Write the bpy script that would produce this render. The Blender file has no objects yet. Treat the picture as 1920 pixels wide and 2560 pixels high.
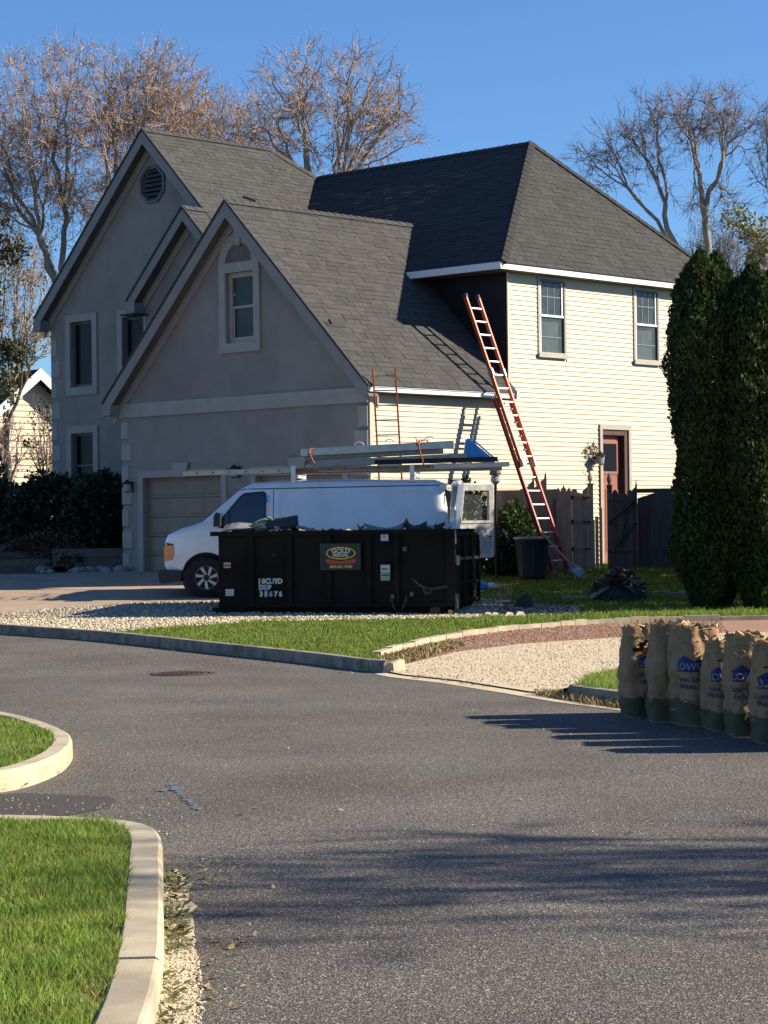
import bpy, bmesh, math, random
from mathutils import Vector, Matrix, noise
from mathutils.geometry import tessellate_polygon
R_ = math.radians
scn = bpy.context.scene
col = scn.collection
rnd = random.Random(7)

# ------------------------------------------------------------------ camera
CAM = Vector((0, 0, 1.75))
pitch, roll = R_(0.418), R_(0.71)
cp, sp, cr, sr = math.cos(pitch), math.sin(pitch), math.cos(roll), math.sin(roll)
F = Vector((0, cp, sp)); U0 = Vector((0, -sp, cp)); R0 = Vector((1, 0, 0))
RR = R0 * cr - U0 * sr; UU = R0 * sr + U0 * cr
cam = bpy.data.objects.new('camera', bpy.data.cameras.new('camera')); col.objects.link(cam)
cam.data.sensor_fit = 'HORIZONTAL'; cam.data.sensor_width = 36; cam.data.lens = 105.75
cam.data.clip_start = 0.5; cam.data.clip_end = 1500
m = Matrix((RR, UU, -F)).transposed().to_4x4(); m.translation = CAM
cam.matrix_world = m
scn.camera = cam

# ------------------------------------------------------------------ light
SUN_EL, SUN_AZ = 29.5, 2.5           # azimuth measured from +X towards +Y
w = bpy.data.worlds.new('World'); scn.world = w; w.use_nodes = True
nt = w.node_tree; bg = nt.nodes['Background']
sky = nt.nodes.new('ShaderNodeTexSky'); sky.sky_type = 'NISHITA'; sky.sun_disc = False
sky.sun_elevation = R_(SUN_EL); sky.sun_rotation = R_(90 - SUN_AZ)
sky.air_density = 1.0; sky.dust_density = 0.15; sky.ozone_density = 4.5; sky.altitude = 300
tint = nt.nodes.new('ShaderNodeMixRGB'); tint.blend_type = 'MULTIPLY'; tint.inputs[0].default_value = 1
tint.inputs[2].default_value = (0.67, 0.88, 1.13, 1)
nt.links.new(sky.outputs[0], tint.inputs[1]); nt.links.new(tint.outputs[0], bg.inputs[0])
bg.inputs[1].default_value = 0.068
sl = bpy.data.lights.new('sun', 'SUN'); sl.energy = 5.0; sl.angle = R_(0.55); sl.color = (1.0, 0.90, 0.73)
so = bpy.data.objects.new('sun', sl); col.objects.link(so)
ce = math.cos(R_(SUN_EL))
sd = Vector((ce * math.cos(R_(SUN_AZ)), ce * math.sin(R_(SUN_AZ)), math.sin(R_(SUN_EL))))
so.rotation_euler = sd.to_track_quat('Z', 'Y').to_euler(); so.location = (20, 0, 30)
scn.view_settings.view_transform = 'Standard'; scn.view_settings.look = 'None'
scn.view_settings.gamma = 1; scn.view_settings.use_curve_mapping = False
scn.view_settings.exposure = 1.02
scn.cycles.max_bounces = 5; scn.cycles.diffuse_bounces = 1; scn.cycles.glossy_bounces = 3
scn.cycles.transparent_max_bounces = 6; scn.cycles.transmission_bounces = 4
scn.cycles.use_denoising = True

# ------------------------------------------------------------------ materials
MATS = {}
def mat(name, c1, c2=None, scale=4.0, rough=0.8, bump=0.0, bscale=60.0, metal=0.0, spec=0.4, island=0.0,
        obj_rand=0.0, trans=0.0, c3=None, scale3=0.6, detail=5.0, stretch=None, coat=0.0, fac3=0.5, alpha=None):
    mt = bpy.data.materials.new(name); mt.use_nodes = True; MATS[name] = mt
    n, l = mt.node_tree.nodes, mt.node_tree.links
    b = n['Principled BSDF']; b.inputs['Roughness'].default_value = rough; b.inputs['Metallic'].default_value = metal
    b.inputs['Specular IOR Level'].default_value = spec; b.inputs['Coat Weight'].default_value = coat
    tc = n.new('ShaderNodeTexCoord'); vec = tc.outputs['Object']
    if stretch:
        mp = n.new('ShaderNodeMapping'); mp.inputs['Scale'].default_value = stretch
        l.new(vec, mp.inputs[0]); vec = mp.outputs[0]
    c2 = c2 or tuple(x * 0.8 for x in c1)
    nz = n.new('ShaderNodeTexNoise'); nz.inputs['Scale'].default_value = scale; nz.inputs['Detail'].default_value = detail
    l.new(vec, nz.inputs['Vector'])
    cr_ = n.new('ShaderNodeValToRGB'); cr_.color_ramp.elements[0].position = .35; cr_.color_ramp.elements[1].position = .65
    cr_.color_ramp.elements[0].color = (*c1, 1); cr_.color_ramp.elements[1].color = (*c2, 1)
    l.new(nz.outputs[0], cr_.inputs[0]); out = cr_.outputs[0]
    if c3:
        n3 = n.new('ShaderNodeTexNoise'); n3.inputs['Scale'].default_value = scale3; n3.inputs['Detail'].default_value = 4
        l.new(vec, n3.inputs['Vector'])
        r3 = n.new('ShaderNodeValToRGB'); r3.color_ramp.elements[0].position = .45; r3.color_ramp.elements[1].position = .7
        r3.color_ramp.elements[0].color = (0, 0, 0, 1); r3.color_ramp.elements[1].color = (fac3, fac3, fac3, 1)
        l.new(n3.outputs[0], r3.inputs[0])
        mx = n.new('ShaderNodeMixRGB'); l.new(r3.outputs[0], mx.inputs[0]); l.new(out, mx.inputs[1])
        mx.inputs[2].default_value = (*c3, 1); out = mx.outputs[0]
    if island or obj_rand:
        src = n.new('ShaderNodeNewGeometry').outputs['Random Per Island'] if island else n.new('ShaderNodeObjectInfo').outputs['Random']
        a = island or obj_rand
        mr = n.new('ShaderNodeMapRange'); mr.inputs[3].default_value = 1 - a; mr.inputs[4].default_value = 1 + a
        l.new(src, mr.inputs[0])
        vm = n.new('ShaderNodeVectorMath'); vm.operation = 'SCALE'
        l.new(out, vm.inputs[0]); l.new(mr.outputs[0], vm.inputs['Scale']); out = vm.outputs[0]
    l.new(out, b.inputs['Base Color'])
    if alpha is not None: b.inputs['Alpha'].default_value = alpha
    if trans:
        tr = n.new('ShaderNodeBsdfTranslucent'); l.new(out, tr.inputs[0]); ms = n.new('ShaderNodeMixShader'); ms.inputs[0].default_value = trans
        l.new(b.outputs[0], ms.inputs[1]); l.new(tr.outputs[0], ms.inputs[2]); l.new(ms.outputs[0], n['Material Output'].inputs[0])
    if bump:
        nb = n.new('ShaderNodeTexNoise'); nb.inputs['Scale'].default_value = bscale; nb.inputs['Detail'].default_value = 3
        l.new(vec, nb.inputs['Vector'])
        bp = n.new('ShaderNodeBump'); bp.inputs['Strength'].default_value = min(bump, 1); bp.inputs['Distance'].default_value = 0.01 if bump <= 1 else .03
        l.new(nb.outputs[0], bp.inputs['Height']); l.new(bp.outputs[0], b.inputs['Normal'])
    return mt

mat('stucco', (.30, .262, .222), (.262, .228, .194), 2.2, .95, .5, 90, c3=(.205, .175, .145), scale3=.6, fac3=.8)
mat('stucco_trim', (.38, .34, .29), (.34, .30, .255), 3, .9, .3, 90)
mat('siding', (.56, .495, .355), (.535, .47, .335), 1.5, .55, .0, obj_rand=.03, spec=.35)
mat('siding_trim', (.54, .48, .36), (.51, .45, .34), 2, .5)
mat('fascia_white', (.82, .82, .82), (.76, .76, .77), 3, .4)
mat('fascia_gray', (.27, .245, .215), (.235, .212, .188), 4, .7, .2, 40)
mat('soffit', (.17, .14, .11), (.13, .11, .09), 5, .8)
mat('roof_deck', (.055, .055, .056), (.04, .04, .042), 6, .9, .4, 80)
mat('shingle_weathered', (.068, .065, .060), (.050, .048, .045), 14, .95, .9, 140, island=.17)
mat('shingle_weathered_single', (.068, .065, .060), (.050, .048, .045), 14, .95, .9, 140, obj_rand=.17)
mat('shingle_shade', (.051, .049, .046), (.037, .0355, .034), 14, .93, .9, 140, island=.18)  # darker shingle copy, the main roof's shade put into its colour
mat('roof_paper', (.006, .0065, .009), (.004, .004, .006), 3, .55, .3, 8)
mat('glass_dark', (.008, .009, .011), (.005, .006, .008), 2, .25, spec=.12)
mat('pane_side', (.10, .12, .12), (.07, .085, .09), 3, .06, spec=.6, alpha=.42)
mat('curtain', (.50, .55, .50), (.16, .19, .185), 9, .9, stretch=(9, 9, .3))
mat('window_frame', (.40, .35, .285), (.35, .31, .25), 6, .5)
mat('window_frame_dark', (.10, .105, .11), None, 6, .5)
mat('door_panel_tan', (.30, .225, .16), (.265, .20, .14), 2, .7, .1, 30)
mat('door_red', (.30, .105, .065), (.25, .085, .055), 3, .5)
mat('door_frame_dark', (.07, .02, .014), None, 3, .6)
mat('black_metal', (.02, .02, .021), (.012, .012, .013), 12, .45, metal=.4)
mat('lamp_glass', (.35, .37, .38), None, 10, .2)
mat('asphalt_base', (.13, .12, .11))
mat('concrete', (.50, .42, .285), (.42, .35, .235), 7, .9, .25, 160, c3=(.26, .21, .15), scale3=1.7, fac3=.75)
mat('concrete_dark', (.33, .28, .205), (.20, .17, .125), 6, .9, .5, 90, c3=(.10, .085, .065), scale3=3, fac3=.6)
mat('soil', (.055, .04, .027), (.035, .028, .018), 9, 1, .8, 60)
mat('lawn_soil', (.085, .11, .03), (.06, .08, .025), 6, 1, .6, 90)
mat('drive_tan', (.40, .29, .20), (.34, .245, .17), 3, .95, .4, 120, c3=(.26, .19, .14), scale3=.8)
mat('gravel_bed', (.42, .36, .26), (.26, .22, .16), 26, .95, .9, 50)
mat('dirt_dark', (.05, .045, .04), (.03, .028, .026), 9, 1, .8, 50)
mat('gravel_sand', (.62, .50, .34), (.50, .40, .26), 24, .95, .6, 110)
mat('red_chip', (.36, .19, .125), (.27, .145, .10), 22, .95, .9, 80, c3=(.34, .26, .15), scale3=1.5)
mat('stone', (.46, .38, .27), (.28, .235, .18), 30, .85, island=.42)
mat('stone_pale', (.62, .51, .34), (.50, .41, .27), 30, .85, island=.25)
mat('grass_near', (.26, .35, .055), (.16, .24, .034), 3, .6, island=.5, c3=(.30, .31, .08), scale3=2.2, fac3=.55, spec=.35, trans=.45)
mat('grass_far', (.22, .29, .048), (.15, .22, .036), 3, .7, island=.4, c3=(.24, .25, .07), scale3=1.5, spec=.2, trans=.4)
mat('weed', (.12, .16, .04), (.15, .13, .05), 5, .8, island=.35)
mat('dry_straw', (.34, .26, .12), (.25, .18, .08), 8, .9, island=.3)
mat('bark_pale', (.34, .29, .22), (.19, .16, .125), 2.5, .9, .6, 30, stretch=(3, 3, .6))
mat('bark_dark', (.085, .075, .062), (.05, .045, .04), 3, .9, .6, 30)
mat('twig', (.42, .29, .20), (.30, .21, .15), 3, .9)
mat('twig_grey', (.28, .225, .195), (.20, .16, .145), 3, .9)
mat('bud_rust', (.54, .31, .17), (.42, .26, .16), 1.2, .8, island=.35)
mat('bud_mauve', (.30, .20, .17), (.24, .155, .14), 1.2, .8, island=.3)
mat('bud_olive', (.30, .27, .12), (.21, .21, .09), 1.2, .8, island=.35)
mat('blossom', (.75, .72, .66), (.6, .56, .5), 2, .8, island=.2)
mat('leaf_arbor', (.022, .042, .008), (.036, .052, .010), 1.6, .7, island=.4, trans=.25, c3=(.085, .115, .022), scale3=.8, fac3=.5)
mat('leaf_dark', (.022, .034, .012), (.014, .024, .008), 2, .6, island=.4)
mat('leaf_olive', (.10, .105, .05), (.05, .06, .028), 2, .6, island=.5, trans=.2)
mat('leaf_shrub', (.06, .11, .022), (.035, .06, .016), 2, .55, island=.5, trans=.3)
mat('leaf_reddish', (.075, .04, .022), (.05, .04, .02), 2, .7, island=.4)
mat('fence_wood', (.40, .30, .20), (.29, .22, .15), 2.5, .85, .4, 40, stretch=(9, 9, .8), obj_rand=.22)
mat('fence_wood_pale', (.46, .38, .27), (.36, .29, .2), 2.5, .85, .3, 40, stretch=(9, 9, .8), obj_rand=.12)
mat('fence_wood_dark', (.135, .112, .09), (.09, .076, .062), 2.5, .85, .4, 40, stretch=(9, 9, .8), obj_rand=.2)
mat('van_white', (.78, .78, .78), (.75, .75, .74), 1, c3=(.50, .47, .42), scale3=1.6, fac3=.35, rough=.28, spec=.5, coat=.5)
mat('van_trim', (.025, .026, .028), None, 8, .5)
mat('tyre', (.018, .018, .018), (.012, .012, .012), 20, .85)
mat('rim_metal', (.42, .42, .42), (.34, .34, .34), 8, .3, metal=.7)
mat('amber_lens', (.75, .27, .04), (.6, .2, .03), 20, .2, spec=.7)
mat('tail_red', (.45, .04, .02), None, 20, .25)
mat('van_interior', (.16, .095, .05), (.11, .07, .04), 5, .9)
mat('van_door_inner', (.68, .66, .60), (.42, .42, .42), 9, .6, c3=(.3, .32, .34), scale3=5, fac3=.6)
mat('van_glass', (.012, .02, .026), (.02, .03, .036), 1.5, .05, spec=.9)
mat('dumpster_paint', (.014, .012, .009), (.009, .008, .006), 4, .75, .2, 25, c3=(.026, .019, .013), scale3=2.0, spec=.12)
mat('rust_steel', (.16, .12, .09), (.09, .065, .05), 14, .7, .4, 60)
mat('sign_board', (.022, .028, .024), None, 4, .4)
mat('sign_yellow', (.65, .45, .06), None, 10, .5)
mat('sign_red', (.5, .07, .03), None, 10, .5)
mat('sign_cream', (.65, .62, .42), None, 10, .5)
mat('muntin_grey', (.20, .21, .20), None, 10, .6)
mat('sticker_white', (.50, .51, .53), (.45, .46, .48), 10, .5)
mat('sticker_green', (.25, .36, .30), None, 10, .5)
mat('sticker_red', (.5, .13, .12), None, 10, .5)
mat('paint_cream', (.60, .58, .48), (.45, .43, .36), 30, .7)
mat('paint_blue_pale', (.25, .42, .60), None, 30, .7)
mat('alu', (.50, .49, .46), (.38, .37, .35), 5, .38, metal=.75)
mat('alu_dull', (.33, .31, .28), (.26, .245, .22), 5, .5, metal=.5)
mat('alu_bright', (.75, .74, .72), (.68, .67, .66), 5, .35, metal=.3)
mat('fibreglass_orange', (.66, .13, .035), (.58, .10, .03), 4, .45)
mat('fibreglass_red', (.40, .045, .035), (.33, .035, .03), 4, .5)
mat('strap_orange', (.40, .13, .07), None, 8, .8)
mat('tarp_blue', (.02, .22, .62), (.03, .28, .7), 5, .35)
mat('plastic_bag', (.65, .72, .80), (.5, .6, .75), 8, .35)
mat('can_plastic', (.035, .04, .05), (.028, .032, .04), 6, .55)
mat('can_rim', (.25, .26, .27), None, 6, .5)
mat('handle_wood', (.30, .22, .13), (.24, .17, .1), 6, .6)
mat('shovel_steel', (.30, .32, .33), (.2, .22, .23), 6, .45, metal=.6)
mat('scrap_dark', (.05, .045, .042), (.032, .03, .03), 9, .9, .5, 60)
mat('scrap_wood', (.52, .36, .19), (.42, .28, .14), 9, .8)
mat('scrap_green', (.16, .22, .13), (.12, .15, .1), 9, .8)
mat('scrap_pale', (.24, .23, .21), (.15, .145, .14), 9, .8)
mat('kraft', (.34, .205, .10), (.28, .17, .08), 5, .85, 1.4, 9, c3=(.25, .15, .075), scale3=2.5, fac3=.6)
mat('kraft_inner', (.60, .40, .21), (.5, .33, .17), 6, .85)
mat('kraft_green', (.085, .078, .036), None, 4, .85)
mat('logo_blue', (.018, .028, .13), None, 4, .7)
mat('print_violet', (.10, .06, .12), None, 4, .8)
mat('print_pale', (.30, .26, .25), None, 4, .8)
mat('wreath', (.35, .24, .18), (.4, .34, .3), 20, .9, island=.5)
mat('asphalt_dark', (.085, .073, .062), (.035, .031, .027), 45, .95, .8, 90)
mat('cap_dark', (.030, .028, .027), (.02, .019, .019), 14, .93, .5, 140)
mat('pane_gable', (.055, .065, .06), (.035, .042, .04), 2.5, .3, spec=.2)
mat('iron_rust', (.075, .04, .028), (.05, .03, .022), 12, .7, .5, 60)
mat('road_paint_blue', (.11, .18, .25), (.12, .12, .12), 45, .9)
mat('neighbour_wall', (.74, .62, .46), (.66, .55, .40), 3, .8)
mat('neighbour_trim', (.82, .79, .72), None, 3, .6)
mat('neighbour_roof', (.035, .03, .028), (.025, .02, .02), 9, .9)
mat('timber', (.13, .105, .08), (.09, .075, .06), 4, .9, .3, 40, obj_rand=.2)
mat('bed_rock', (.30, .29, .28), (.2, .2, .2), 9, .9, .6, 20, obj_rand=.25)
mat('stone_path', (.30, .28, .25), None, 5, .9, .4, 30, obj_rand=.15)

# asphalt: stones of a centimetre or two in several tones, warm staining and worn patches
def asphalt():
    mt = MATS['asphalt_base']; n, l = mt.node_tree.nodes, mt.node_tree.links
    b = n['Principled BSDF']; b.inputs['Roughness'].default_value = .88
    tc = n.new('ShaderNodeTexCoord')
    v = n.new('ShaderNodeTexVoronoi'); v.inputs['Scale'].default_value = 120; l.new(tc.outputs['Object'], v.inputs['Vector'])
    sep = n.new('ShaderNodeSeparateColor'); l.new(v.outputs['Color'], sep.inputs[0])
    r = n.new('ShaderNodeValToRGB'); e = r.color_ramp.elements
    e[0].position = 0; e[0].color = (.034, .029, .025, 1); e[1].position = 1; e[1].color = (.42, .37, .30, 1)
    for p, c in ((.3, (.074, .064, .053, 1)), (.62, (.110, .096, .080, 1)), (.86, (.165, .145, .12, 1)), (.95, (.25, .22, .185, 1))):
        q = e.new(p); q.color = c
    l.new(sep.outputs[0], r.inputs[0])
    nz = n.new('ShaderNodeTexNoise'); nz.inputs['Scale'].default_value = 36; nz.inputs['Detail'].default_value = 6
    l.new(tc.outputs['Object'], nz.inputs['Vector'])
    mr = n.new('ShaderNodeMapRange'); mr.inputs[1].default_value = .3; mr.inputs[2].default_value = .7
    mr.inputs[3].default_value = .55; mr.inputs[4].default_value = 1.45; l.new(nz.outputs[0], mr.inputs[0])
    big = n.new('ShaderNodeTexNoise'); big.inputs['Scale'].default_value = .55; big.inputs['Detail'].default_value = 5
    l.new(tc.outputs['Object'], big.inputs['Vector'])
    mb = n.new('ShaderNodeMapRange'); mb.inputs[1].default_value = .3; mb.inputs[2].default_value = .7
    mb.inputs[3].default_value = .78; mb.inputs[4].default_value = 1.24; l.new(big.outputs[0], mb.inputs[0])
    mm = n.new('ShaderNodeMath'); mm.operation = 'MULTIPLY'; l.new(mr.outputs[0], mm.inputs[0]); l.new(mb.outputs[0], mm.inputs[1])
    sc = n.new('ShaderNodeVectorMath'); sc.operation = 'SCALE'; l.new(r.outputs[0], sc.inputs[0]); l.new(mm.outputs[0], sc.inputs['Scale'])
    # reddish grit in the side-street mouth
    ns = n.new('ShaderNodeTexNoise'); ns.inputs['Scale'].default_value = .5; ns.inputs['Detail'].default_value = 3
    mp = n.new('ShaderNodeMapping'); mp.inputs['Location'].default_value = (3.1, 1.7, 0)
    l.new(tc.outputs['Object'], mp.inputs[0]); l.new(mp.outputs[0], ns.inputs['Vector'])
    rs = n.new('ShaderNodeValToRGB'); rs.color_ramp.elements[0].position = .52; rs.color_ramp.elements[0].color = (1, 1, 1, 1)
    rs.color_ramp.elements[1].position = .72; rs.color_ramp.elements[1].color = (1.0, .86, .76, 1)
    l.new(ns.outputs[0], rs.inputs[0])
    ml = n.new('ShaderNodeMixRGB'); ml.blend_type = 'MULTIPLY'; ml.inputs[0].default_value = 1
    l.new(sc.outputs[0], ml.inputs[1]); l.new(rs.outputs[0], ml.inputs[2])
    l.new(ml.outputs[0], b.inputs['Base Color'])
    bp = n.new('ShaderNodeBump'); bp.inputs['Strength'].default_value = .9; bp.inputs['Distance'].default_value = .006
    l.new(v.outputs['Distance'], bp.inputs['Height']); l.new(bp.outputs[0], b.inputs['Normal'])
asphalt()

# ------------------------------------------------------------------ terrain
GY = [(0, 0), (28, 0), (37.5, .29), (40.6, .45), (45, .74), (46.7, .82), (48, .86), (60, .9), (2000, .9)]
def G(y):
    if y <= 0: return 0.0
    for (y0, z0), (y1, z1) in zip(GY, GY[1:]):
        if y <= y1: return z0 + (z1 - z0) * (y - y0) / (y1 - y0)
    return .9

# ------------------------------------------------------------------ building helpers
class MB:
    def __init__(s): s.v, s.f = [], []
    def add(s, vs, fs):
        k = len(s.v); s.v += [tuple(p) for p in vs]; s.f += [tuple(i + k for i in f) for f in fs]; return s
    def box(s, p, q, M=None):
        x0, y0, z0 = p; x1, y1, z1 = q
        vs = [(x0, y0, z0), (x1, y0, z0), (x1, y1, z0), (x0, y1, z0), (x0, y0, z1), (x1, y0, z1), (x1, y1, z1), (x0, y1, z1)]
        if M: vs = [M @ Vector(c) for c in vs]
        return s.add(vs, [(0, 3, 2, 1), (4, 5, 6, 7), (0, 1, 5, 4), (1, 2, 6, 5), (2, 3, 7, 6), (3, 0, 4, 7)])
    def bar(s, p, q, w, h, up=(0, 0, 1)):
        p, q = Vector(p), Vector(q); d = (q - p).normalized(); u = Vector(up)
        x = d.cross(u)
        if x.length < 1e-4: x = d.cross(Vector((1, 0, 0)))
        x.normalize(); z = x.cross(d)
        vs = []
        for c in (p, q):
            for a, b_ in ((-1, -1), (1, -1), (1, 1), (-1, 1)): vs.append(c + x * (a * w / 2) + z * (b_ * h / 2))
        return s.add(vs, [(0, 1, 2, 3), (7, 6, 5, 4), (0, 4, 5, 1), (1, 5, 6, 2), (2, 6, 7, 3), (3, 7, 4, 0)])
    def tube(s, pts, rad, n=8, cap=True):
        pts = [Vector(p) for p in pts]
        if not hasattr(rad, '__len__'): rad = [rad] * len(pts)
        rings = []; prev = None
        for i, p in enumerate(pts):
            d = (pts[min(i + 1, len(pts) - 1)] - pts[max(i - 1, 0)]).normalized()
            x = d.cross(Vector((0, 0, 1))) if prev is None else prev - d * prev.dot(d)
            if x.length < 1e-3: x = d.cross(Vector((1, 0, 0)))
            x.normalize(); prev = x; y = d.cross(x)
            rings.append([p + (x * math.cos(2 * math.pi * k / n) + y * math.sin(2 * math.pi * k / n)) * rad[i] for k in range(n)])
        vs = [c for r in rings for c in r]; fs = []
        for i in range(len(rings) - 1):
            for k in range(n):
                a, b_ = i * n + k, i * n + (k + 1) % n
                fs.append((a, b_, b_ + n, a + n))
        if cap: fs.append(tuple(range(n - 1, -1, -1))); fs.append(tuple(range((len(rings) - 1) * n, len(rings) * n)))
        return s.add(vs, fs)
    def prism(s, poly, to3, dvec):
        """outline (2D, mapped by to3) swept along dvec"""
        n = len(poly); a = [Vector(to3(*p)) for p in poly]; d = Vector(dvec)
        s.add(a + [p + d for p in a], [tuple(range(n)), tuple(range(2 * n - 1, n - 1, -1))] + [(i, i + n, (i + 1) % n + n, (i + 1) % n) for i in range(n)])
        return s
    def panel(s, outer, holes, to3, dvec):
        """flat plate with holes"""
        loops = [outer] + list(holes); flat = [p for lp in loops for p in lp]
        tris = tessellate_polygon([[Vector((p[0], p[1], 0)) for p in lp] for lp in loops])
        n = len(flat); a = [Vector(to3(*p)) for p in flat]; d = Vector(dvec)
        fs = [tuple(t) for t in tris] + [tuple(i + n for i in reversed(t)) for t in tris]
        k = 0
        for lp in loops:
            for i in range(len(lp)):
                a0, a1 = k + i, k + (i + 1) % len(lp); fs.append((a0, a0 + n, a1 + n, a1))
            k += len(lp)
        return s.add(a + [p + d for p in a], fs)
    def lathe(s, prof, n=16, M=None):
        vs = [(r * math.cos(2 * math.pi * k / n), r * math.sin(2 * math.pi * k / n), z) for r, z in prof for k in range(n)]
        if M: vs = [M @ Vector(c) for c in vs]
        fs = []
        for i in range(len(prof) - 1):
            for k in range(n):
                a, b_ = i * n + k, i * n + (k + 1) % n; fs.append((a, b_, b_ + n, a + n))
        return s.add(vs, fs)
    def mesh(s, name, material, smooth=False, fix=True):
        me = bpy.data.meshes.new(name); me.from_pydata([tuple(p) for p in s.v], [], s.f)
        if material: me.materials.append(MATS[material])
        if fix and len(s.f) < 30000:
            bm = bmesh.new(); bm.from_mesh(me); bmesh.ops.recalc_face_normals(bm, faces=bm.faces); bm.to_mesh(me); bm.free()
        if smooth: me.polygons.foreach_set('use_smooth', [True] * len(me.polygons))
        me.update(); return me
    def build(s, name, material, parent=None, smooth=False, fix=True, loc=None, rotz=None):
        o = bpy.data.objects.new(name, s.mesh(name, material, smooth, fix)); col.objects.link(o)
        if parent: o.parent = parent
        if loc: o.location = loc
        if rotz is not None: o.rotation_euler = (0, 0, rotz)
        return o

def link_mesh(name, me, parent=None, M=None):
    o = bpy.data.objects.new(name, me); col.objects.link(o)
    if parent: o.parent = parent
    if M is not None: o.matrix_local = M
    return o
def tag(o, label=None, cat=None, group=None, kind=None):
    if label: o['label'] = label
    if cat: o['category'] = cat
    if group: o['group'] = group
    if kind: o['kind'] = kind
    return o
def thing(name, label, cat, loc=(0, 0, 0), rotz=0.0, group=None):
    o = bpy.data.objects.new(name, None); col.objects.link(o); o.location = loc; o.rotation_euler = (0, 0, rotz)
    o.empty_display_size = .2
    return tag(o, label, cat, group)
def dup(root, loc, rotz=None, label=None):
    r = root.copy(); col.objects.link(r); r.location = loc
    if rotz is not None: r.rotation_euler = (root.rotation_euler[0], root.rotation_euler[1], rotz)
    if label: r['label'] = label
    for ch in list(root.children):
        c = ch.copy(); col.objects.link(c); c.parent = r
        for g in ch.children:
            d = g.copy(); col.objects.link(d); d.parent = c
    return r
def text(body, size, material, parent, M, name='lettering', extr=.002, bold=0.0, align='CENTER', sx=1.0):
    cu = bpy.data.curves.new(name, 'FONT'); cu.body = body; cu.size = size; cu.extrude = extr; cu.offset = bold
    cu.align_x = align; cu.align_y = 'CENTER'; cu.resolution_u = 3
    t = bpy.data.objects.new(name, cu); col.objects.link(t)
    dg = bpy.context.evaluated_depsgraph_get()
    me = bpy.data.meshes.new_from_object(t.evaluated_get(dg)); bpy.data.objects.remove(t); bpy.data.curves.remove(cu)
    me.materials.clear(); me.materials.append(MATS[material])
    o = bpy.data.objects.new(name, me); col.objects.link(o); o.parent = parent
    o.matrix_local = M @ Matrix.Diagonal((sx, 1, 1, 1)); return o

def ground_sheet(name, poly, off, material, label=None, skirt=0.0, kind='structure', parent=None):
    """polygon draped on the terrain, cut where the terrain's slope changes"""
    bm = bmesh.new()
    tris = tessellate_polygon([[Vector((p[0], p[1], 0)) for p in poly]])
    vs = [bm.verts.new((p[0], p[1], 0)) for p in poly]
    for t in tris:
        try: bm.faces.new([vs[i] for i in t])
        except ValueError: pass
    for y, _ in GY[1:-1]:
        bmesh.ops.bisect_plane(bm, geom=bm.verts[:] + bm.edges[:] + bm.faces[:], plane_co=(0, y, 0), plane_no=(0, 1, 0))
    for v in bm.verts: v.co.z = G(v.co.y) + off
    bmesh.ops.recalc_face_normals(bm, faces=bm.faces)
    if sum(f.normal.z for f in bm.faces) < 0: bmesh.ops.reverse_faces(bm, faces=bm.faces)
    if skirt:
        be = [e for e in bm.edges if e.is_boundary]
        r = bmesh.ops.extrude_edge_only(bm, edges=be)
        for g in r['geom']:
            if isinstance(g, bmesh.types.BMVert): g.co.z -= skirt
    me = bpy.data.meshes.new(name); bm.to_mesh(me); bm.free(); me.materials.append(MATS[material])
    o = bpy.data.objects.new(name, me); col.objects.link(o)
    if parent: o.parent = parent
    if kind: o['kind'] = kind
    if label: o['label'] = label
    return o

def inside(pt, poly):
    x, y = pt; c = False; j = len(poly) - 1
    for i in range(len(poly)):
        xi, yi = poly[i]; xj, yj = poly[j]
        if (yi > y) != (yj > y) and x < (xj - xi) * (y - yi) / (yj - yi) + xi: c = not c
        j = i
    return c
def scatter(poly, n, seed=1, dens=None):
    r = random.Random(seed); xs = [p[0] for p in poly]; ys = [p[1] for p in poly]; out = []; k = 0
    while len(out) < n and k < n * 60:
        k += 1; p = (r.uniform(min(xs), max(xs)), r.uniform(min(ys), max(ys)))
        if inside(p, poly) and (dens is None or r.random() < dens(p)): out.append(p)
    return out

def smooth_line(pts, n=8):
    """Catmull-Rom through pts"""
    out = []; P = [Vector((*p, 0)) for p in pts]
    for i in range(len(P) - 1):
        p0, p1, p2, p3 = P[max(i - 1, 0)], P[i], P[i + 1], P[min(i + 2, len(P) - 1)]
        for k in range(n):
            t = k / n
            q = .5 * ((2 * p1) + (p2 - p0) * t + (2 * p0 - 5 * p1 + 4 * p2 - p3) * t * t + (3 * p1 - p0 - 3 * p2 + p3) * t ** 3)
            out.append((q.x, q.y))
    out.append((P[-1].x, P[-1].y)); return out
def offset_line(pts, d):
    out = []
    for i, p in enumerate(pts):
        a = Vector(pts[max(i - 1, 0)]); b_ = Vector(pts[min(i + 1, len(pts) - 1)]); t = (b_ - a).normalized()
        out.append((p[0] - t.y * d, p[1] + t.x * d))
    return out
#@@SETTING

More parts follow.
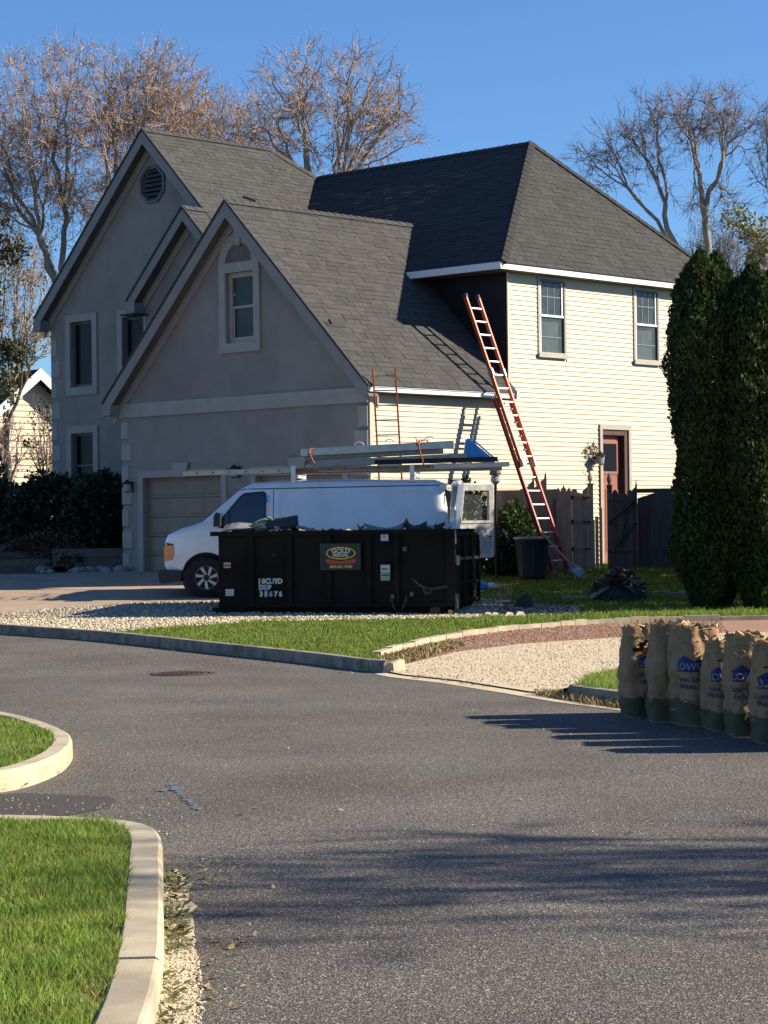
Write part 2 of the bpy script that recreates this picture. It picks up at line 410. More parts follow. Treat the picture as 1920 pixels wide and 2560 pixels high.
# ================================================================== SETTING
KF = smooth_line([(-40, 62), (-22, 49), (-12, 40.5), (-8.3, 37.0), (-5.92, 34.65), (-4.18, 33.01), (-2.38, 30.7), (-.84, 28.7), (-.02, 27.33)], 4)
EDGE_R = [(.21, 26.73), (.84, 25.57), (1.51, 23.72), (1.9, 22.6), (2.35, 21.8), (2.66, 20.9), (3.1, 19.6), (3.5, 18.4), (4.5, 15.5), (6, 11), (8, 4), (9, -4)]
K1 = smooth_line([(-12, 13.9), (-7, 14.4), (-4, 14.75), (-2.95, 15.0), (-2.55, 15.35), (-2.4, 16.1), (-2.39, 16.9), (-2.5, 17.9), (-2.78, 18.9), (-3.25, 20.0), (-4.2, 21.5), (-7, 25), (-14, 31)], 5)
K2 = smooth_line([(-1.1, -3), (-.88, 2), (-.80, 6), (-.81, 7.4), (-.85, 8.3), (-.92, 9.2), (-1.02, 10.2), (-1.12, 11.2), (-1.2, 11.95), (-1.32, 12.45), (-1.6, 12.72), (-2.2, 12.95), (-4, 13.2), (-8, 13.3), (-14, 13.0)], 5)
K3 = smooth_line([(2.45, 24.2), (2.05, 23.55), (1.86, 23.1), (1.95, 22.7), (2.35, 21.75), (2.66, 20.9), (3.1, 19.6), (3.5, 18.4), (4.5, 15.5), (6, 11), (8, 4)], 4)

ground_sheet('ground', [(-700, -40), (700, -40), (700, 1200), (-700, 1200)], -.10, 'soil')
ROAD = [(-60, 75)] + KF + EDGE_R + [(9, -30), (-60, -30)]
road = ground_sheet('road', ROAD, 0, 'asphalt_base')

BORDER = [(-.12, 29.6), (.17, 30.6), (.82, 32.3), (1.64, 33.7), (2.66, 34.6), (3.3, 35.0), (4.12, 35.25), (5.27, 35.4), (9, 35.6), (16, 35.6)]
KFI = offset_line(KF, .16)
LAWN_FAR = KFI[-24:] + BORDER + [(16, 60), (2, 60), (-.1, 44.2), (-5.7, 49.2), (-9, 56), (-30, 60)]
ground_sheet('lawn', LAWN_FAR, .02, 'lawn_soil')
DRIVE = [(-30, 50), (-14, 43.6), (-9, 38.4), (-7.2, 36.6), (-6.3, 36.3), (-4.6, 37.4), (2.2, 39.6), (2.5, 43.2), (-.1, 44.25), (-5.7, 49.2), (-7.2, 47.6), (-12, 48.4), (-16, 52)]
ground_sheet('driveway', DRIVE, .03, 'drive_tan')
PAD = [(-7.6, 36.3), (-6.1, 35.05), (-4.45, 33.75), (-3.9, 34.3), (-1.7, 36.25), (1.2, 36.2), (1.7, 36.6), (2.0, 38.6), (1.9, 39.8), (1.0, 40.6), (-4.6, 40.2), (-6.4, 38.6)]
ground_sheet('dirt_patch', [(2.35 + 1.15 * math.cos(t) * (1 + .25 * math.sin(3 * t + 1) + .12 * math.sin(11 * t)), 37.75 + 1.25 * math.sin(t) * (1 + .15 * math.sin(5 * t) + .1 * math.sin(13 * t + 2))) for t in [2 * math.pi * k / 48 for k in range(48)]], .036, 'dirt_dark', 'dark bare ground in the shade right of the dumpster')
ground_sheet('gravel_pad', PAD, .045, 'gravel_bed', 'pale gravel strip under and around the black dumpster')
GTOP = [(-.03, 27.5), (.25, 28.5), (.95, 30.2), (1.9, 31.4), (3.36, 32.3), (5, 32.9), (9, 33.2), (16, 33.3)]
ground_sheet('chip_strip', GTOP + BORDER[::-1], .015, 'red_chip', 'red brown chip strip beside the gravel drive')
GRAV = GTOP + [(16, 24), (3.6, 24.6), (2.9, 25.6), (2.2, 24.9), (1.75, 23.7), (1.51, 23.72), (.84, 25.57), (.21, 26.73)]
ground_sheet('gravel_drive', GRAV, .02, 'gravel_sand')
ISL = [(1.9, 22.9), (2.1, 24.2), (2.3, 25.1), (3.0, 25.8), (3.6, 24.6), (16, 24), (16, -4), (9.2, -4), (8.15, 4), (6.15, 11), (4.65, 15.5), (3.65, 18.4), (3.25, 19.6), (2.8, 20.9), (2.5, 21.7), (2.1, 22.6)]
ground_sheet('lawn', ISL, .09, 'lawn_soil', skirt=.12)
ground_sheet('lawn', [p for p in offset_line(K1, .13)], .10, 'lawn_soil', skirt=.12)
ground_sheet('lawn', [p for p in offset_line(K2, .15)] + [(-14, -3)], .095, 'lawn_soil', skirt=.12)
gut = [(.0, 27.25)] + [(.21, 26.73), (.84, 25.57), (1.51, 23.72), (1.9, 22.55), (2.3, 21.7), (2.6, 20.8)]
ground_sheet('gutter', gut + [(2.4, 20.8), (2.1, 21.55), (1.68, 22.45), (1.28, 23.6), (.62, 25.4), (.05, 26.5), (-.15, 27.15)], .005, 'gravel_sand')
def blob(cx, cy, rx, ry, sd, n_=26): return [(cx + rx * math.cos(t) * (1 + .35 * noise.noise(Vector((math.cos(t) * 1.5, math.sin(t) * 1.5, sd)))), cy + ry * math.sin(t) * (1 + .35 * noise.noise(Vector((math.cos(t) * 1.5, math.sin(t) * 1.5, sd + 5))))) for t in [2 * math.pi * k / n_ for k in range(n_)]]
pt_ = ground_sheet('tar_patch', blob(-2.35, 14.5, .62, .62, 3), .004, 'asphalt_dark', kind=None, parent=road); pt_['label'] = 'dark tar patch in the side street mouth'
ground_sheet('gravel_verge', [(-1.1, 11.7)] + [(-1.06 + .46 * ((11.6 - t_) / 4.6) ** .8 + .045 * noise.noise(Vector((t_ * 3, 1, 1))) + .03 * noise.noise(Vector((t_ * 9, 4, 1))), t_) for t_ in [11.6 - k * .1 for k in range(47)]] + [(-.6, 3), (-.85, 3), (-.83, 7), (-.86, 8.2), (-.93, 9.2), (-1.03, 10.2), (-1.12, 11.2)], .005, 'gravel_sand')

def kerb(label, path, w_, h, L0, material='concrete', top_round=.02, seed=3):
    k = bpy.data.objects.new('kerb', None); col.objects.link(k); k['kind'] = 'structure'; k['label'] = label
    r = random.Random(seed)
    # resample
    P = [Vector((*p, 0)) for p in path]; cum = [0]
    for a, b_ in zip(P, P[1:]): cum.append(cum[-1] + (b_ - a).length)
    def at(s):
        s = max(0, min(cum[-1] - 1e-6, s))
        for i in range(len(cum) - 1):
            if cum[i + 1] >= s:
                t = (s - cum[i]) / max(cum[i + 1] - cum[i], 1e-9); return P[i].lerp(P[i + 1], t), (P[i + 1] - P[i]).normalized()
    s = 0
    while s < cum[-1] - .05:
        e = min(s + L0 * r.uniform(.85, 1.15), cum[-1]); n = max(2, int((e - s) / .18)); mb = MB(); rings = []
        dz = r.uniform(-.006, .006)
        for i in range(n + 1):
            q = s + .006 + (e - s - .012) * i / n; p, t = at(q)
            p0, _ = at(q - .15); p1, _ = at(q + .15)
            t = (p1 - p0).normalized(); nrm = Vector((-t.y, t.x, 0)); g = G(p.y); ring = []
            wob = noise.noise(Vector((p.x * 2.1, p.y * 2.1, 3))) * .006
            for (o_, z) in ((-.006, -.08), (0, h - top_round * 1.6), (.006 + wob, h - top_round * .6), (.022 + wob, h + dz), (w_ - .012, h + dz), (w_, h - .012), (w_, -.08)):
                c = p + nrm * o_; ring.append((c.x, c.y, g + z))
            rings.append(ring)
        vs = [c for rg in rings for c in rg]; m_ = len(rings[0]); fs = []
        for i in range(n):
            for j in range(m_ - 1): fs.append((i * m_ + j, i * m_ + j + 1, (i + 1) * m_ + j + 1, (i + 1) * m_ + j))
        fs.append(tuple(range(m_))); fs.append(tuple(range(n * m_ + m_ - 1, n * m_ - 1, -1)))
        mb.add(vs, fs).build('kerb_stone', material, k); s = e
    return k
kerb('weathered concrete kerb along the far side of the road', KF, .16, .14, 3.05, 'concrete_dark')
kerb('curved pale kerb round the small grass corner', K1, .15, .14, 3.0)
kerb('wide pale kerb curving round the nearest lawn', K2, .17, .14, 3.0, seed=9)
kerb('short kerb end behind the paper bags', K3, .15, .13, 3.0, 'concrete_dark')
# broken rounded kerb end where the gravel drive meets the road
mb = MB(); mb.prism([(0, -.05), (.12, .09), (.30, .13), (.42, .12), (.46, -.05)], lambda x, z: (-.06 + x * .35, 27.3 - x * .1, z), (.14, .42, .02))
tag(mb.build('kerb_end', 'concrete'), 'pale broken end block where the far kerb meets the gravel drive', kind='structure')
# stone edging of the gravel drive: single blocks
ed = bpy.data.objects.new('stone_edging', None); col.objects.link(ed); tag(ed, 'row of pale edging stones between far lawn and gravel drive', kind='structure')
bp_ = smooth_line(BORDER, 6); s_ = 0
for i in range(0, len(bp_) - 2, 2):
    a, b_ = Vector((*bp_[i], 0)), Vector((*bp_[i + 2], 0)); a.z, b_.z = G(a.y) + .03, G(b_.y) + .03
    MB().bar(a, a.lerp(b_, .96), .12, .12 + rnd.uniform(-.02, .03)).build('edging_stone', 'concrete', ed)

# utility paint, manhole
pm = MB(); r_pm = random.Random(2)
for (x0, y0, x1, y1, n_) in ((-1.50, 15.6, -1.36, 14.95, 70), (-1.53, 15.2, -1.38, 15.3, 26), (-1.36, 14.9, -1.18, 14.1, 22)):
    for k in range(n_):   # speckled spray paint
        u = r_pm.random(); x, y, s_ = x0 + (x1 - x0) * u + r_pm.gauss(0, .012), y0 + (y1 - y0) * u + r_pm.gauss(0, .035), r_pm.uniform(.006, .017)
        zz = .002 + len(pm.f) * .00006
        pm.add([(x - s_, y - s_ * 1.6, zz), (x + s_, y - s_ * 1.2, zz), (x + s_ * .8, y + s_ * 1.6, zz), (x - s_ * .7, y + s_ * 1.4, zz)], [(0, 1, 2, 3)])
o = pm.build('paint_mark', 'road_paint_blue', road); o['kind'] = 'stuff'
o['label'] = 'faded blue utility paint mark'
mh = thing('manhole_cover', 'rusty round manhole cover set in the far side of the road', 'manhole cover', (-2.48, 27.6, 0))
MB().lathe([(.0, .004), (.30, .004), (.33, .002), (.33, .012), (.40, .012), (.42, .0)], 28).build('frame_ring', 'iron_rust', mh)
MB().lathe([(0, .018), (.29, .018), (.305, .012), (.305, .004)], 28).build('lid', 'iron_rust', mh)
lug = MB()
for i in range(-4, 5):
    for j in range(-4, 5):
        if (i * i + j * j) < 18: lug.box((i * .058 - .017, j * .058 - .017, .018), (i * .058 + .017, j * .058 + .017, .024))
lug.build('lid_studs', 'iron_rust', mh)['kind'] = 'stuff'

# ---- gravel stones
def stones(name, poly, n, smin, smax, material, off, label, seed, dens=None):
    r = random.Random(seed); V, Fc = [], []
    for (x, y) in scatter(poly, n, seed, dens):
        s = r.uniform(smin, smax); z = G(y) + off + s * .15; a = r.uniform(0, 6.28); k = len(V)
        c, d = math.cos(a), math.sin(a); sx, sy, sz = s * r.uniform(.7, 1.1), s * r.uniform(.5, .8), s * r.uniform(.35, .6)
        for px, py, pz in ((-1, -.6, -.2), (1, -.7, -.2), (.9, .8, -.2), (-.9, .7, -.2), (-.5, -.35, 1), (.55, -.4, .85), (.4, .5, 1.0), (-.45, .4, .8)):
            X, Y = px * sx / 2, py * sy / 2; V.append((x + X * c - Y * d, y + X * d + Y * c, z + pz * sz / 2))
        Fc += [(k + 4, k + 5, k + 6, k + 7), (k, k + 1, k + 5, k + 4), (k + 1, k + 2, k + 6, k + 5), (k + 2, k + 3, k + 7, k + 6), (k + 3, k, k + 4, k + 7)]
    mb = MB(); mb.v, mb.f = V, Fc
    return tag(mb.build(name, material, fix=False), label, 'gravel', kind='stuff')
stones('gravel', PAD, 15000, .025, .075, 'stone', .045, 'loose multicoloured gravel round the black dumpster', 11)
stones('gravel', [(-8.5, 37.4), (-6.1, 35.05), (-4.45, 33.75), (-2.2, 35.8), (1.4, 36.1), (1.5, 36.6), (-2.6, 37.0), (-5.2, 36.9)], 6500, .03, .085, 'stone_pale', .05, 'pale stones along the front edge of the dumpster gravel', 12)
GV = [(-.05, 27.4), (.9, 30.1), (1.9, 31.4), (3.36, 32.3), (6.2, 33.1), (6.2, 24.6), (3.6, 24.6), (2.9, 25.6), (2.2, 24.9), (1.75, 23.7), (.84, 25.57)]
stones('gravel', GV, 13000, .010, .034, 'stone_pale', .02, 'cream gravel covering the drive behind the paper bags', 13)
stones('gravel', GTOP[:6] + BORDER[:8][::-1], 5000, .015, .04, 'red_chip', .015, 'red brown chips beside the gravel drive', 14)
stones('gravel', [(-1.1, 11.7), (-.93, 10.3), (-.78, 9.2), (-.68, 8.3), (-.62, 6.5), (-.83, 6.5), (-.88, 8.2), (-.95, 9.2), (-1.05, 10.2)], 1800, .008, .022, 'stone_pale', .004, 'loose grit gathered along the nearest kerb', 15)
stones('gravel', [(-4, 13.2), (-1.5, 12.8), (-1.1, 12.9), (-1.3, 14.2), (-2.4, 15.0), (-4.5, 14.6)], 500, .008, .02, 'stone', .002, 'stray grit in the side street mouth', 16)
stones('gravel', [(-3, 24), (1.2, 22), (2.6, 15), (2, 9), (-.5, 9), (-1.8, 16)], 900, .006, .014, 'stone_pale', .001, 'stray grit scattered over the road', 17)

stones('gravel', [(1.3, 36.5), (3.2, 36.8), (3.3, 38.4), (2, 39)], 700, .02, .06, 'stone', .04, 'scattered stones on the dark bare patch right of the dumpster', 18)
# dead leaves blown against the kerbs
r = random.Random(61); lv = MB()
for k in range(150):
    if k < 70: t = r.uniform(7.5, 12); x, y = -1.0 + (12 - t) * .05 + abs(r.gauss(0, .18)), t
    elif k < 110: i = r.randrange(len(KF) - 14, len(KF)); x, y = KF[i][0] - abs(r.gauss(0, .25)), KF[i][1] - abs(r.gauss(0, .3)) - .05
    else: x, y = r.uniform(-2.3, 2.5), r.uniform(9, 24)
    s_ = r.uniform(.012, .032); a = r.uniform(0, 6.28); c, d = math.cos(a) * s_, math.sin(a) * s_; z = G(y) + .004
    lv.add([(x - c, y - d, z), (x + d * .5, y - c * .5, z + .006), (x + c, y + d, z + r.uniform(0, .02)), (x - d * .5, y + c * .5, z + .010)], [(0, 1, 2, 3)])
tag(lv.build('leaf_litter', 'dry_straw', fix=False), 'a few dead leaves blown over the road and along its kerbs', 'leaves', kind='stuff')

# ---- grass
def grass(label, poly, n, hmin, hmax, wid, material, off, seed, dens=None, lean=.6):
    r = random.Random(seed); V, Fc = [], []
    for (x, y) in scatter(poly, n, seed, dens):
        cl = noise.noise(Vector((x * 2.7, y * 2.7, seed)))
        h = r.uniform(hmin, hmax) * (1 + .55 * cl); a = r.uniform(0, 6.28); b_ = a + r.uniform(-1, 1)
        wx, wy = math.cos(a) * wid, math.sin(a) * wid; lx, ly = math.cos(b_) * h * lean * r.uniform(.2, 1.2), math.sin(b_) * h * lean * r.uniform(.2, 1.2)
        z = G(y) + off; k = len(V)
        V += [(x - wx, y - wy, z - .01), (x + wx, y + wy, z - .01), (x + wx * .8 + lx * .4, y + wy * .8 + ly * .4, z + h * .6), (x - wx * .8 + lx * .4, y - wy * .8 + ly * .4, z + h * .6), (x + lx, y + ly, z + h)]
        Fc += [(k, k + 1, k + 2, k + 3), (k + 3, k + 2, k + 4)]
    mb = MB(); mb.v, mb.f = V, Fc
    return tag(mb.build('grass', material, fix=False), label, 'grass', kind='stuff')
k2i = offset_line(K2, .165); k1i = offset_line(K1, .135)
A = [(-1.02, 5.5), (-.98, 6.5), (-1.0, 7.6)] + [p for p in k2i if 7.6 < p[1] < 13 and p[0] > -2.4] + [(-2.7, 13.0), (-2.5, 11), (-1.9, 8), (-1.6, 5.5)]
grass('dense green lawn grass inside the nearest kerb', A, 95000, .03, .085, .0032, 'grass_near', .09, 21)
B = [p for p in k1i if p[0] > -4.6 and 14 < p[1] < 23]; B = B + [(-4.8, 22)] + [(-4.8, 15)]
grass('bright green grass on the small kerbed corner', B, 42000, .03, .065, .004, 'grass_near', .10, 22)
C1 = KFI[-14:] + BORDER[:7] + [(4.3, 36.3), (1.2, 36.35), (-1.7, 36.4), (-4.1, 34.4)]
def near_edge(p): return 1.0
grass('short mown grass between the far kerb and the dumpster gravel', C1, 60000, .03, .075, .008, 'grass_far', .02, 23)
grass('shaded lawn grass in front of the wooden fence', [(1.5, 40.7), (3.4, 38.8), (3.2, 36.4), (8, 36.2), (8, 50), (2.6, 50), (1.6, 45.5), (2.4, 43.4)], 42000, .03, .07, .010, 'grass_far', .02, 24)
grass('ragged tufts along the top of the drive edging', [(1.2, 33.6), (2.6, 34.8), (4.2, 35.5), (7.5, 35.7), (7.5, 36.3), (3.5, 36.1), (1.5, 35.2)], 2600, .08, .18, .007, 'grass_far', .02, 25)
grass('grass on the kerbed mound behind the first paper bag', [(1.95, 23.0), (2.15, 24.2), (2.4, 25.0), (3.0, 25.7), (3.6, 24.6), (4.4, 24.3), (4.4, 19), (3.3, 19.6), (2.85, 20.9), (2.5, 21.9)], 22000, .05, .11, .005, 'grass_near', .09, 26)
grass('dry straw weeds growing at the foot of the short kerb', [(1.5, 23.5), (1.8, 23.6), (2.3, 22.0), (2.7, 20.9), (2.45, 20.9), (1.95, 22.1)], 1500, .03, .09, .005, 'dry_straw', 0, 27)
grass('dry straw edging where red chips meet the kerb', [(-.08, 27.5), (-.1, 29.3), (.3, 30.5), (.9, 31.8), (1.1, 31.2), (.6, 29.6), (.1, 28)], 3500, .02, .07, .007, 'dry_straw', .02, 28)

k2s = [p for p in k2i if 5 < p[1] < 11.3]
grass('dry yellowed grass blades along the inner side of the nearest kerb', [(p[0] + .01, p[1]) for p in k2s] + [(p[0] - .13 - .05 * noise.noise(Vector((p[1] * 3, 0, 0))), p[1]) for p in k2s[::-1]], 3800, .02, .055, .003, 'dry_straw', .092, 29)

grass('scattered dead straw blades through the nearest lawn', A, 5500, .02, .06, .003, 'dry_straw', .09, 35, lambda p: max(0, .25 + noise.noise(Vector((p[0] * 1.6, p[1] * 1.2, 4)))))
grass('scattered dead straw blades through the small kerbed corner', B, 2600, .02, .055, .004, 'dry_straw', .10, 36, lambda p: max(0, .25 + noise.noise(Vector((p[0] * 1.6, p[1] * 1.2, 9)))))
grass('scattered dead straw blades in the lawn beside the dumpster gravel', C1, 5000, .02, .06, .007, 'dry_straw', .02, 37, lambda p: max(0, .2 + noise.noise(Vector((p[0] * 1.1, p[1] * 1.1, 2)))))

def weeds(label, spots, seed, material='weed', s0=.02, s1=.045, n=26):
    """low rosettes of small broad leaves"""
    r = random.Random(seed); mb = MB()
    for (x, y, rad) in spots:
        for _ in range(int(n * rad / .08)):
            a = r.uniform(0, 6.28); d = rad * math.sqrt(r.random()); px, py = x + d * math.cos(a), y + d * math.sin(a); pz = G(y) + r.uniform(.005, .55 * rad)
            s = r.uniform(s0, s1); ca, sa = math.cos(a + r.uniform(-1, 1)), math.sin(a + r.uniform(-1, 1)); t = r.uniform(-.2, .7)
            mb.add([(px, py, pz), (px + s * (ca * .5 - sa * .35), py + s * (sa * .5 + ca * .35), pz + s * t * .6), (px + s * ca, py + s * sa, pz + s * t), (px + s * (ca * .5 + sa * .35), py + s * (sa * .5 - ca * .35), pz + s * t * .6)], [(0, 1, 2, 3)])
    return tag(mb.build('weeds', material, fix=False), label, 'weeds', kind='stuff')
weeds('green weeds rooted in the joint beside the nearest kerb', [(-1.10, 11.5, .06), (-1.07, 11.2, .07), (-1.06, 10.95, .05), (-.99, 10.3, .07), (-.97, 10.1, .08), (-.95, 9.8, .07), (-.93, 9.6, .06), (-.88, 8.75, .06), (-.86, 8.4, .05), (-.84, 8.0, .05)] + [(-1.08 + (11.3 - t_) * .085 + .03, t_, .055) for t_ in (11.3, 11.0, 10.7, 10.2, 9.9, 9.75, 9.5, 9.35, 8.6, 8.2, 7.9)], 31, n=44)
weeds('low weeds at the foot of the small kerbed corner', [(-2.42, 16.3, .05), (-2.52, 15.5, .05), (-2.66, 15.25, .06), (-3.0, 14.95, .07)] + [(-2.75 - i * .12, 15.0 - i * .03, .09) for i in range(6)], 32)
weeds('bushy weeds growing against the short kerb by the bags', [(1.62 + i * .085, 23.45 - i * .2, .09) for i in range(12)], 33, 'weed', .02, .05, 34)
weeds('small weeds in the gutter along the gravel drive', [(.35 + .1 * i + rnd.uniform(-.1, .1), 26.45 - .22 * i, .04) for i in range(9)], 34)

# ================================================================== HOUSE  (local x along the front towards the sun, y to the back, z = world z)
HX = Vector((-.27130437, 44.0, 0)); HA = math.atan2(-.68740181, .72627732)
house = thing('house', 'large two-storey house with grey stucco gables, dark shingle roofs and cream siding', 'house', (HX.x, HX.y, .8), HA)
HZ = .8
class HB(MB):
    """builder in house coordinates (z given as world height)"""
    def build(s, name, material, parent=None, smooth=False, fix=True, **k):
        s.v = [(p[0], p[1], p[2] - HZ) for p in s.v]
        return MB.build(s, name, material, parent or house, smooth, fix)
front = lambda yv: (lambda x, z: (x, yv, z))
side = lambda xv: (lambda y, z: (xv, y, z))

# --- front walls (stucco)
arch = [(-3.62 + .37 * math.cos(t), 7.28 + .37 * math.sin(t)) for t in [math.pi * k / 12 for k in range(13)]]
def rect(x0, z0, x1, z1): return [(x0, z0), (x1, z0), (x1, z1), (x0, z1)]
GD1, GD2 = (-6.76, -4.26), (-3.22, -.72)
HB().panel([(-7.45, .6), (0, .6), (0, 4.6), (-3.72, 8.32), (-7.45, 4.6)],
           [rect(-4.05, 5.62, -3.2, 7.08), rect(GD1[0], .62, GD1[1], 2.9), rect(GD2[0], .62, GD2[1], 2.9)], front(0), (0, .22, 0)).build('wall', 'stucco')
HB().box((-7.45, .22, .6), (-7.25, 3.2, 4.6)).box((-.2, .22, .6), (-.02, 4.2, 4.5)).build('wall', 'stucco')
HB().panel([(-9.61, 3), (-5.5, 3), (-5.5, 6.6), (-7.92, 8.95), (-9.61, 7.27)], [], front(2.55), (0, .2, 0)).box((-9.61, 2.75, 3), (-9.41, 3.2, 7.2)).build('wall', 'stucco')
W1, W2, W3 = (-13.16, 5.30, -12.32, 6.9), (-11.19, 5.30, -10.39, 6.88), (-13.16, 2.6, -12.32, 4.17)
oc = [(-10.04 + .40 * math.cos(R_(22.5 + 45 * k)), 9.94 + .40 * math.sin(R_(22.5 + 45 * k))) for k in range(8)]
HB().panel([(-13.96, .5), (-6.1, .5), (-6.1, 7.1), (-10.04, 11.0), (-13.96, 7.08)], [rect(*W1), rect(*W2), rect(*W3), oc], front(3.2), (0, .22, 0)).build('wall', 'stucco')
HB().box((-13.96, 3.42, .5), (-13.76, 11.9, 7.0)).build('wall', 'stucco')
# main block: front wall over the garage roof papered black, side and back walls
HB().box((-6.05, 4.19, 4.0), (-.03, 4.34, 7.12)).build('wall', 'roof_paper')['label'] = 'upper front wall covered in black roofing paper'
HB().panel(rect(4.34, .6, 11.9, 7.1), [rect(5.26, 5.46, 6.06, 7.0), rect(8.60, 5.46, 9.40, 7.0), rect(7.33, .62, 8.27, 3.86)], side(-.001), (-.15, 0, 0)).build('wall', 'siding_trim')
HB().box((-13.76, 11.7, .5), (-.16, 11.9, 7.1)).build('wall', 'siding_trim')
HB().box((-13.7, 4.4, 5.2), (-.25, 11.6, 5.3)).build('floor_slab', 'roof_deck')

# --- roofs: slabs, then shingles laid course by course
def plane_basis(poly):
    P = [Vector(p) for p in poly]; n = Vector((0, 0, 0))
    for i in range(len(P)):
        a, b_ = P[i], P[(i + 1) % len(P)]
        n += a.cross(b_)
    n.normalize()
    if n.z < 0: n = -n
    e = Vector((0, 0, 1)).cross(n).normalized(); g = n.cross(e)      # e horizontal, g up the slope
    if g.z < 0: g = -g
    return P, n, e, g
def slab(name, poly, thick, parent, material='roof_deck'):
    P, n, e, g = plane_basis(poly); k = len(P)
    vs = P + [p - n * thick for p in P]
    mb = HB(); mb.add(vs, [tuple(range(k)), tuple(range(2 * k - 1, k - 1, -1))] + [(i, (i + 1) % k, (i + 1) % k + k, i + k) for i in range(k)])
    return mb.build(name, material, parent)
def clip(poly, cl):
    out = poly
    for i in range(len(cl)):
        a, b_ = cl[i], cl[(i + 1) % len(cl)]; inp, out = out, []
        def s(p): return (b_[0] - a[0]) * (p[1] - a[1]) - (b_[1] - a[1]) * (p[0] - a[0])
        for j in range(len(inp)):
            p, q = inp[j], inp[(j + 1) % len(inp)]; sp_, sq = s(p), s(q)
            if sp_ >= 0: out.append(p)
            if (sp_ >= 0) != (sq >= 0):
                t = sp_ / (sp_ - sq); out.append((p[0] + (q[0] - p[0]) * t, p[1] + (q[1] - p[1]) * t))
        if len(out) < 3: return []
    return out
single_left = [300]; single_mesh = {}
def shingles(polys, parent, material, singles=0, seed=1, expo=.145, label=None):
    r = random.Random(seed); mb = HB()
    P0, n, e, g = plane_basis(polys[0]); O_ = P0[0]
    allp = [Vector(p) for poly in polys for p in poly]
    c2 = [[((Vector(p) - O_).dot(e), (Vector(p) - O_).dot(g)) for p in poly] for poly in polys]
    def ccw(q):
        a = sum(q[i][0] * q[(i + 1) % len(q)][1] - q[(i + 1) % len(q)][0] * q[i][1] for i in range(len(q)))
        return q if a > 0 else q[::-1]
    c2 = [ccw(q) for q in c2]
    e0, e1 = min(p[0] for q in c2 for p in q), max(p[0] for q in c2 for p in q)
    g0, g1 = min(p[1] for q in c2 for p in q), max(p[1] for q in c2 for p in q)
    row = 0; gy = g0 - .01; made = []
    while gy < g1:
        x = e0 - r.uniform(0, .3)
        while x < e1:
            wd = r.choice((.18, .24, .3, .34, .42)) * r.uniform(.9, 1.1); base = [(x + .004, gy), (x + wd - .004, gy), (x + wd - .004, gy + expo + .02), (x + .004, gy + expo + .02)]
            lift = r.choice((.006, .006, .012)); tilt = r.uniform(-.002, .002)
            for ci, q in enumerate(c2):
                pc = clip(base, q)
                if len(pc) >= 3: made.append((pc, gy, lift, tilt))
            x += wd
        gy += expo; row += 1
    def prism(pc, gy_, lift, tilt, org):
        top = [org + e * p[0] + g * p[1] + n * (.012 + lift * (1 - (p[1] - gy_) / (expo + .02)) + tilt) for p in pc]
        bot = [org + e * p[0] + g * p[1] - n * .004 for p in pc]; k = len(pc)
        return top + bot, [tuple(range(k))] + [(i, i + k, (i + 1) % k + k, (i + 1) % k) for i in range(k)]
    cut = singles
    if cut:
        made.sort(key=lambda t: t[1])          # lowest courses sit closest to the camera
    for pc, gy_, lift, tilt in made[:cut]:
        w_ = max(p[0] for p in pc) - min(p[0] for p in pc)
        k = 'q%d_%d' % (round(w_ * 50), lift > .01)
        if len(pc) == 4 and abs((max(p[1] for p in pc) - min(p[1] for p in pc)) - expo - .02) < .012:
            x0 = min(p[0] for p in pc)
            if k not in single_mesh:
                ww = round(w_ * 50) / 50
                vs, fs = prism([(0, 0), (ww, 0), (ww, expo + .02), (0, expo + .02)], 0, lift, 0, Vector((0, 0, 0)))
                b_ = MB(); Mi = Matrix((e, g, n))
                b_.add([Mi @ Vector(v) for v in vs], fs); single_mesh[k] = b_.mesh('shingle', material + '_single')
            M = Matrix((e, g, n)).transposed().to_4x4(); M.translation = O_ + e * x0 + g * gy_ + n * tilt - Vector((0, 0, HZ))
            link_mesh('shingle', single_mesh[k], parent, M)
        else:
            vs, fs = prism(pc, gy_, lift, tilt, O_); mb.add(vs, fs)
    for pc, gy_, lift, tilt in made[cut:]:
        vs, fs = prism(pc, gy_, lift, tilt, O_); mb.add(vs, fs)
    o = mb.build('shingle_courses', material, parent, fix=False); o['kind'] = 'stuff'; return o

TH = .13
roof_g = slab('roof', [(.27, -.3, 4.54), (.27, 4.19, 4.54), (-2.8, 4.19, 7.61), (-3.72, 5.39, 8.53), (-3.72, -.3, 8.53)], TH, house); roof_g['label'] = 'garage roof with weathered brown-grey shingles'
shingles([[(.29, -.32, 4.52), (.29, 4.19, 4.52), (-2.8, 4.19, 7.61), (-2.8, -.32, 7.61)], [(-2.8, -.32, 7.61), (-2.8, 4.19, 7.61), (-3.72, 5.39, 8.53), (-3.72, -.32, 8.53)]], roof_g, 'shingle_weathered', 300, 3)
slab('roof_slope', [(-7.71, -.3, 4.54), (-3.72, -.3, 8.53), (-3.72, 5.39, 8.53), (-7.71, 3.2, 4.54)], TH, roof_g)
zm = lambda y: 7.22 + .774 * (y - 3.7)
roof_m = slab('roof', [(.3, 3.7, 7.22), (-2.42, 7.95, 10.51), (-9.34, 7.95, 10.51), (-6.05, 3.7, 7.22)], TH, house); roof_m['label'] = 'main roof with its shade put into darker shingles'
shingles([[(.32, 3.68, 7.205), (-2.42, 7.95, 10.51), (-9.34, 7.95, 10.51), (-6.05, 3.68, 7.205)]], roof_m, 'shingle_shade', 0, 5)
slab('roof_slope', [(.3, 3.7, 7.22), (.3, 12.2, 7.22), (-2.42, 7.95, 10.51)], TH, roof_m)
shingles([[(.32, 3.68, 7.2), (.32, 12.22, 7.2), (-2.42, 7.95, 10.51)]], roof_m, 'shingle_shade', 0, 6)
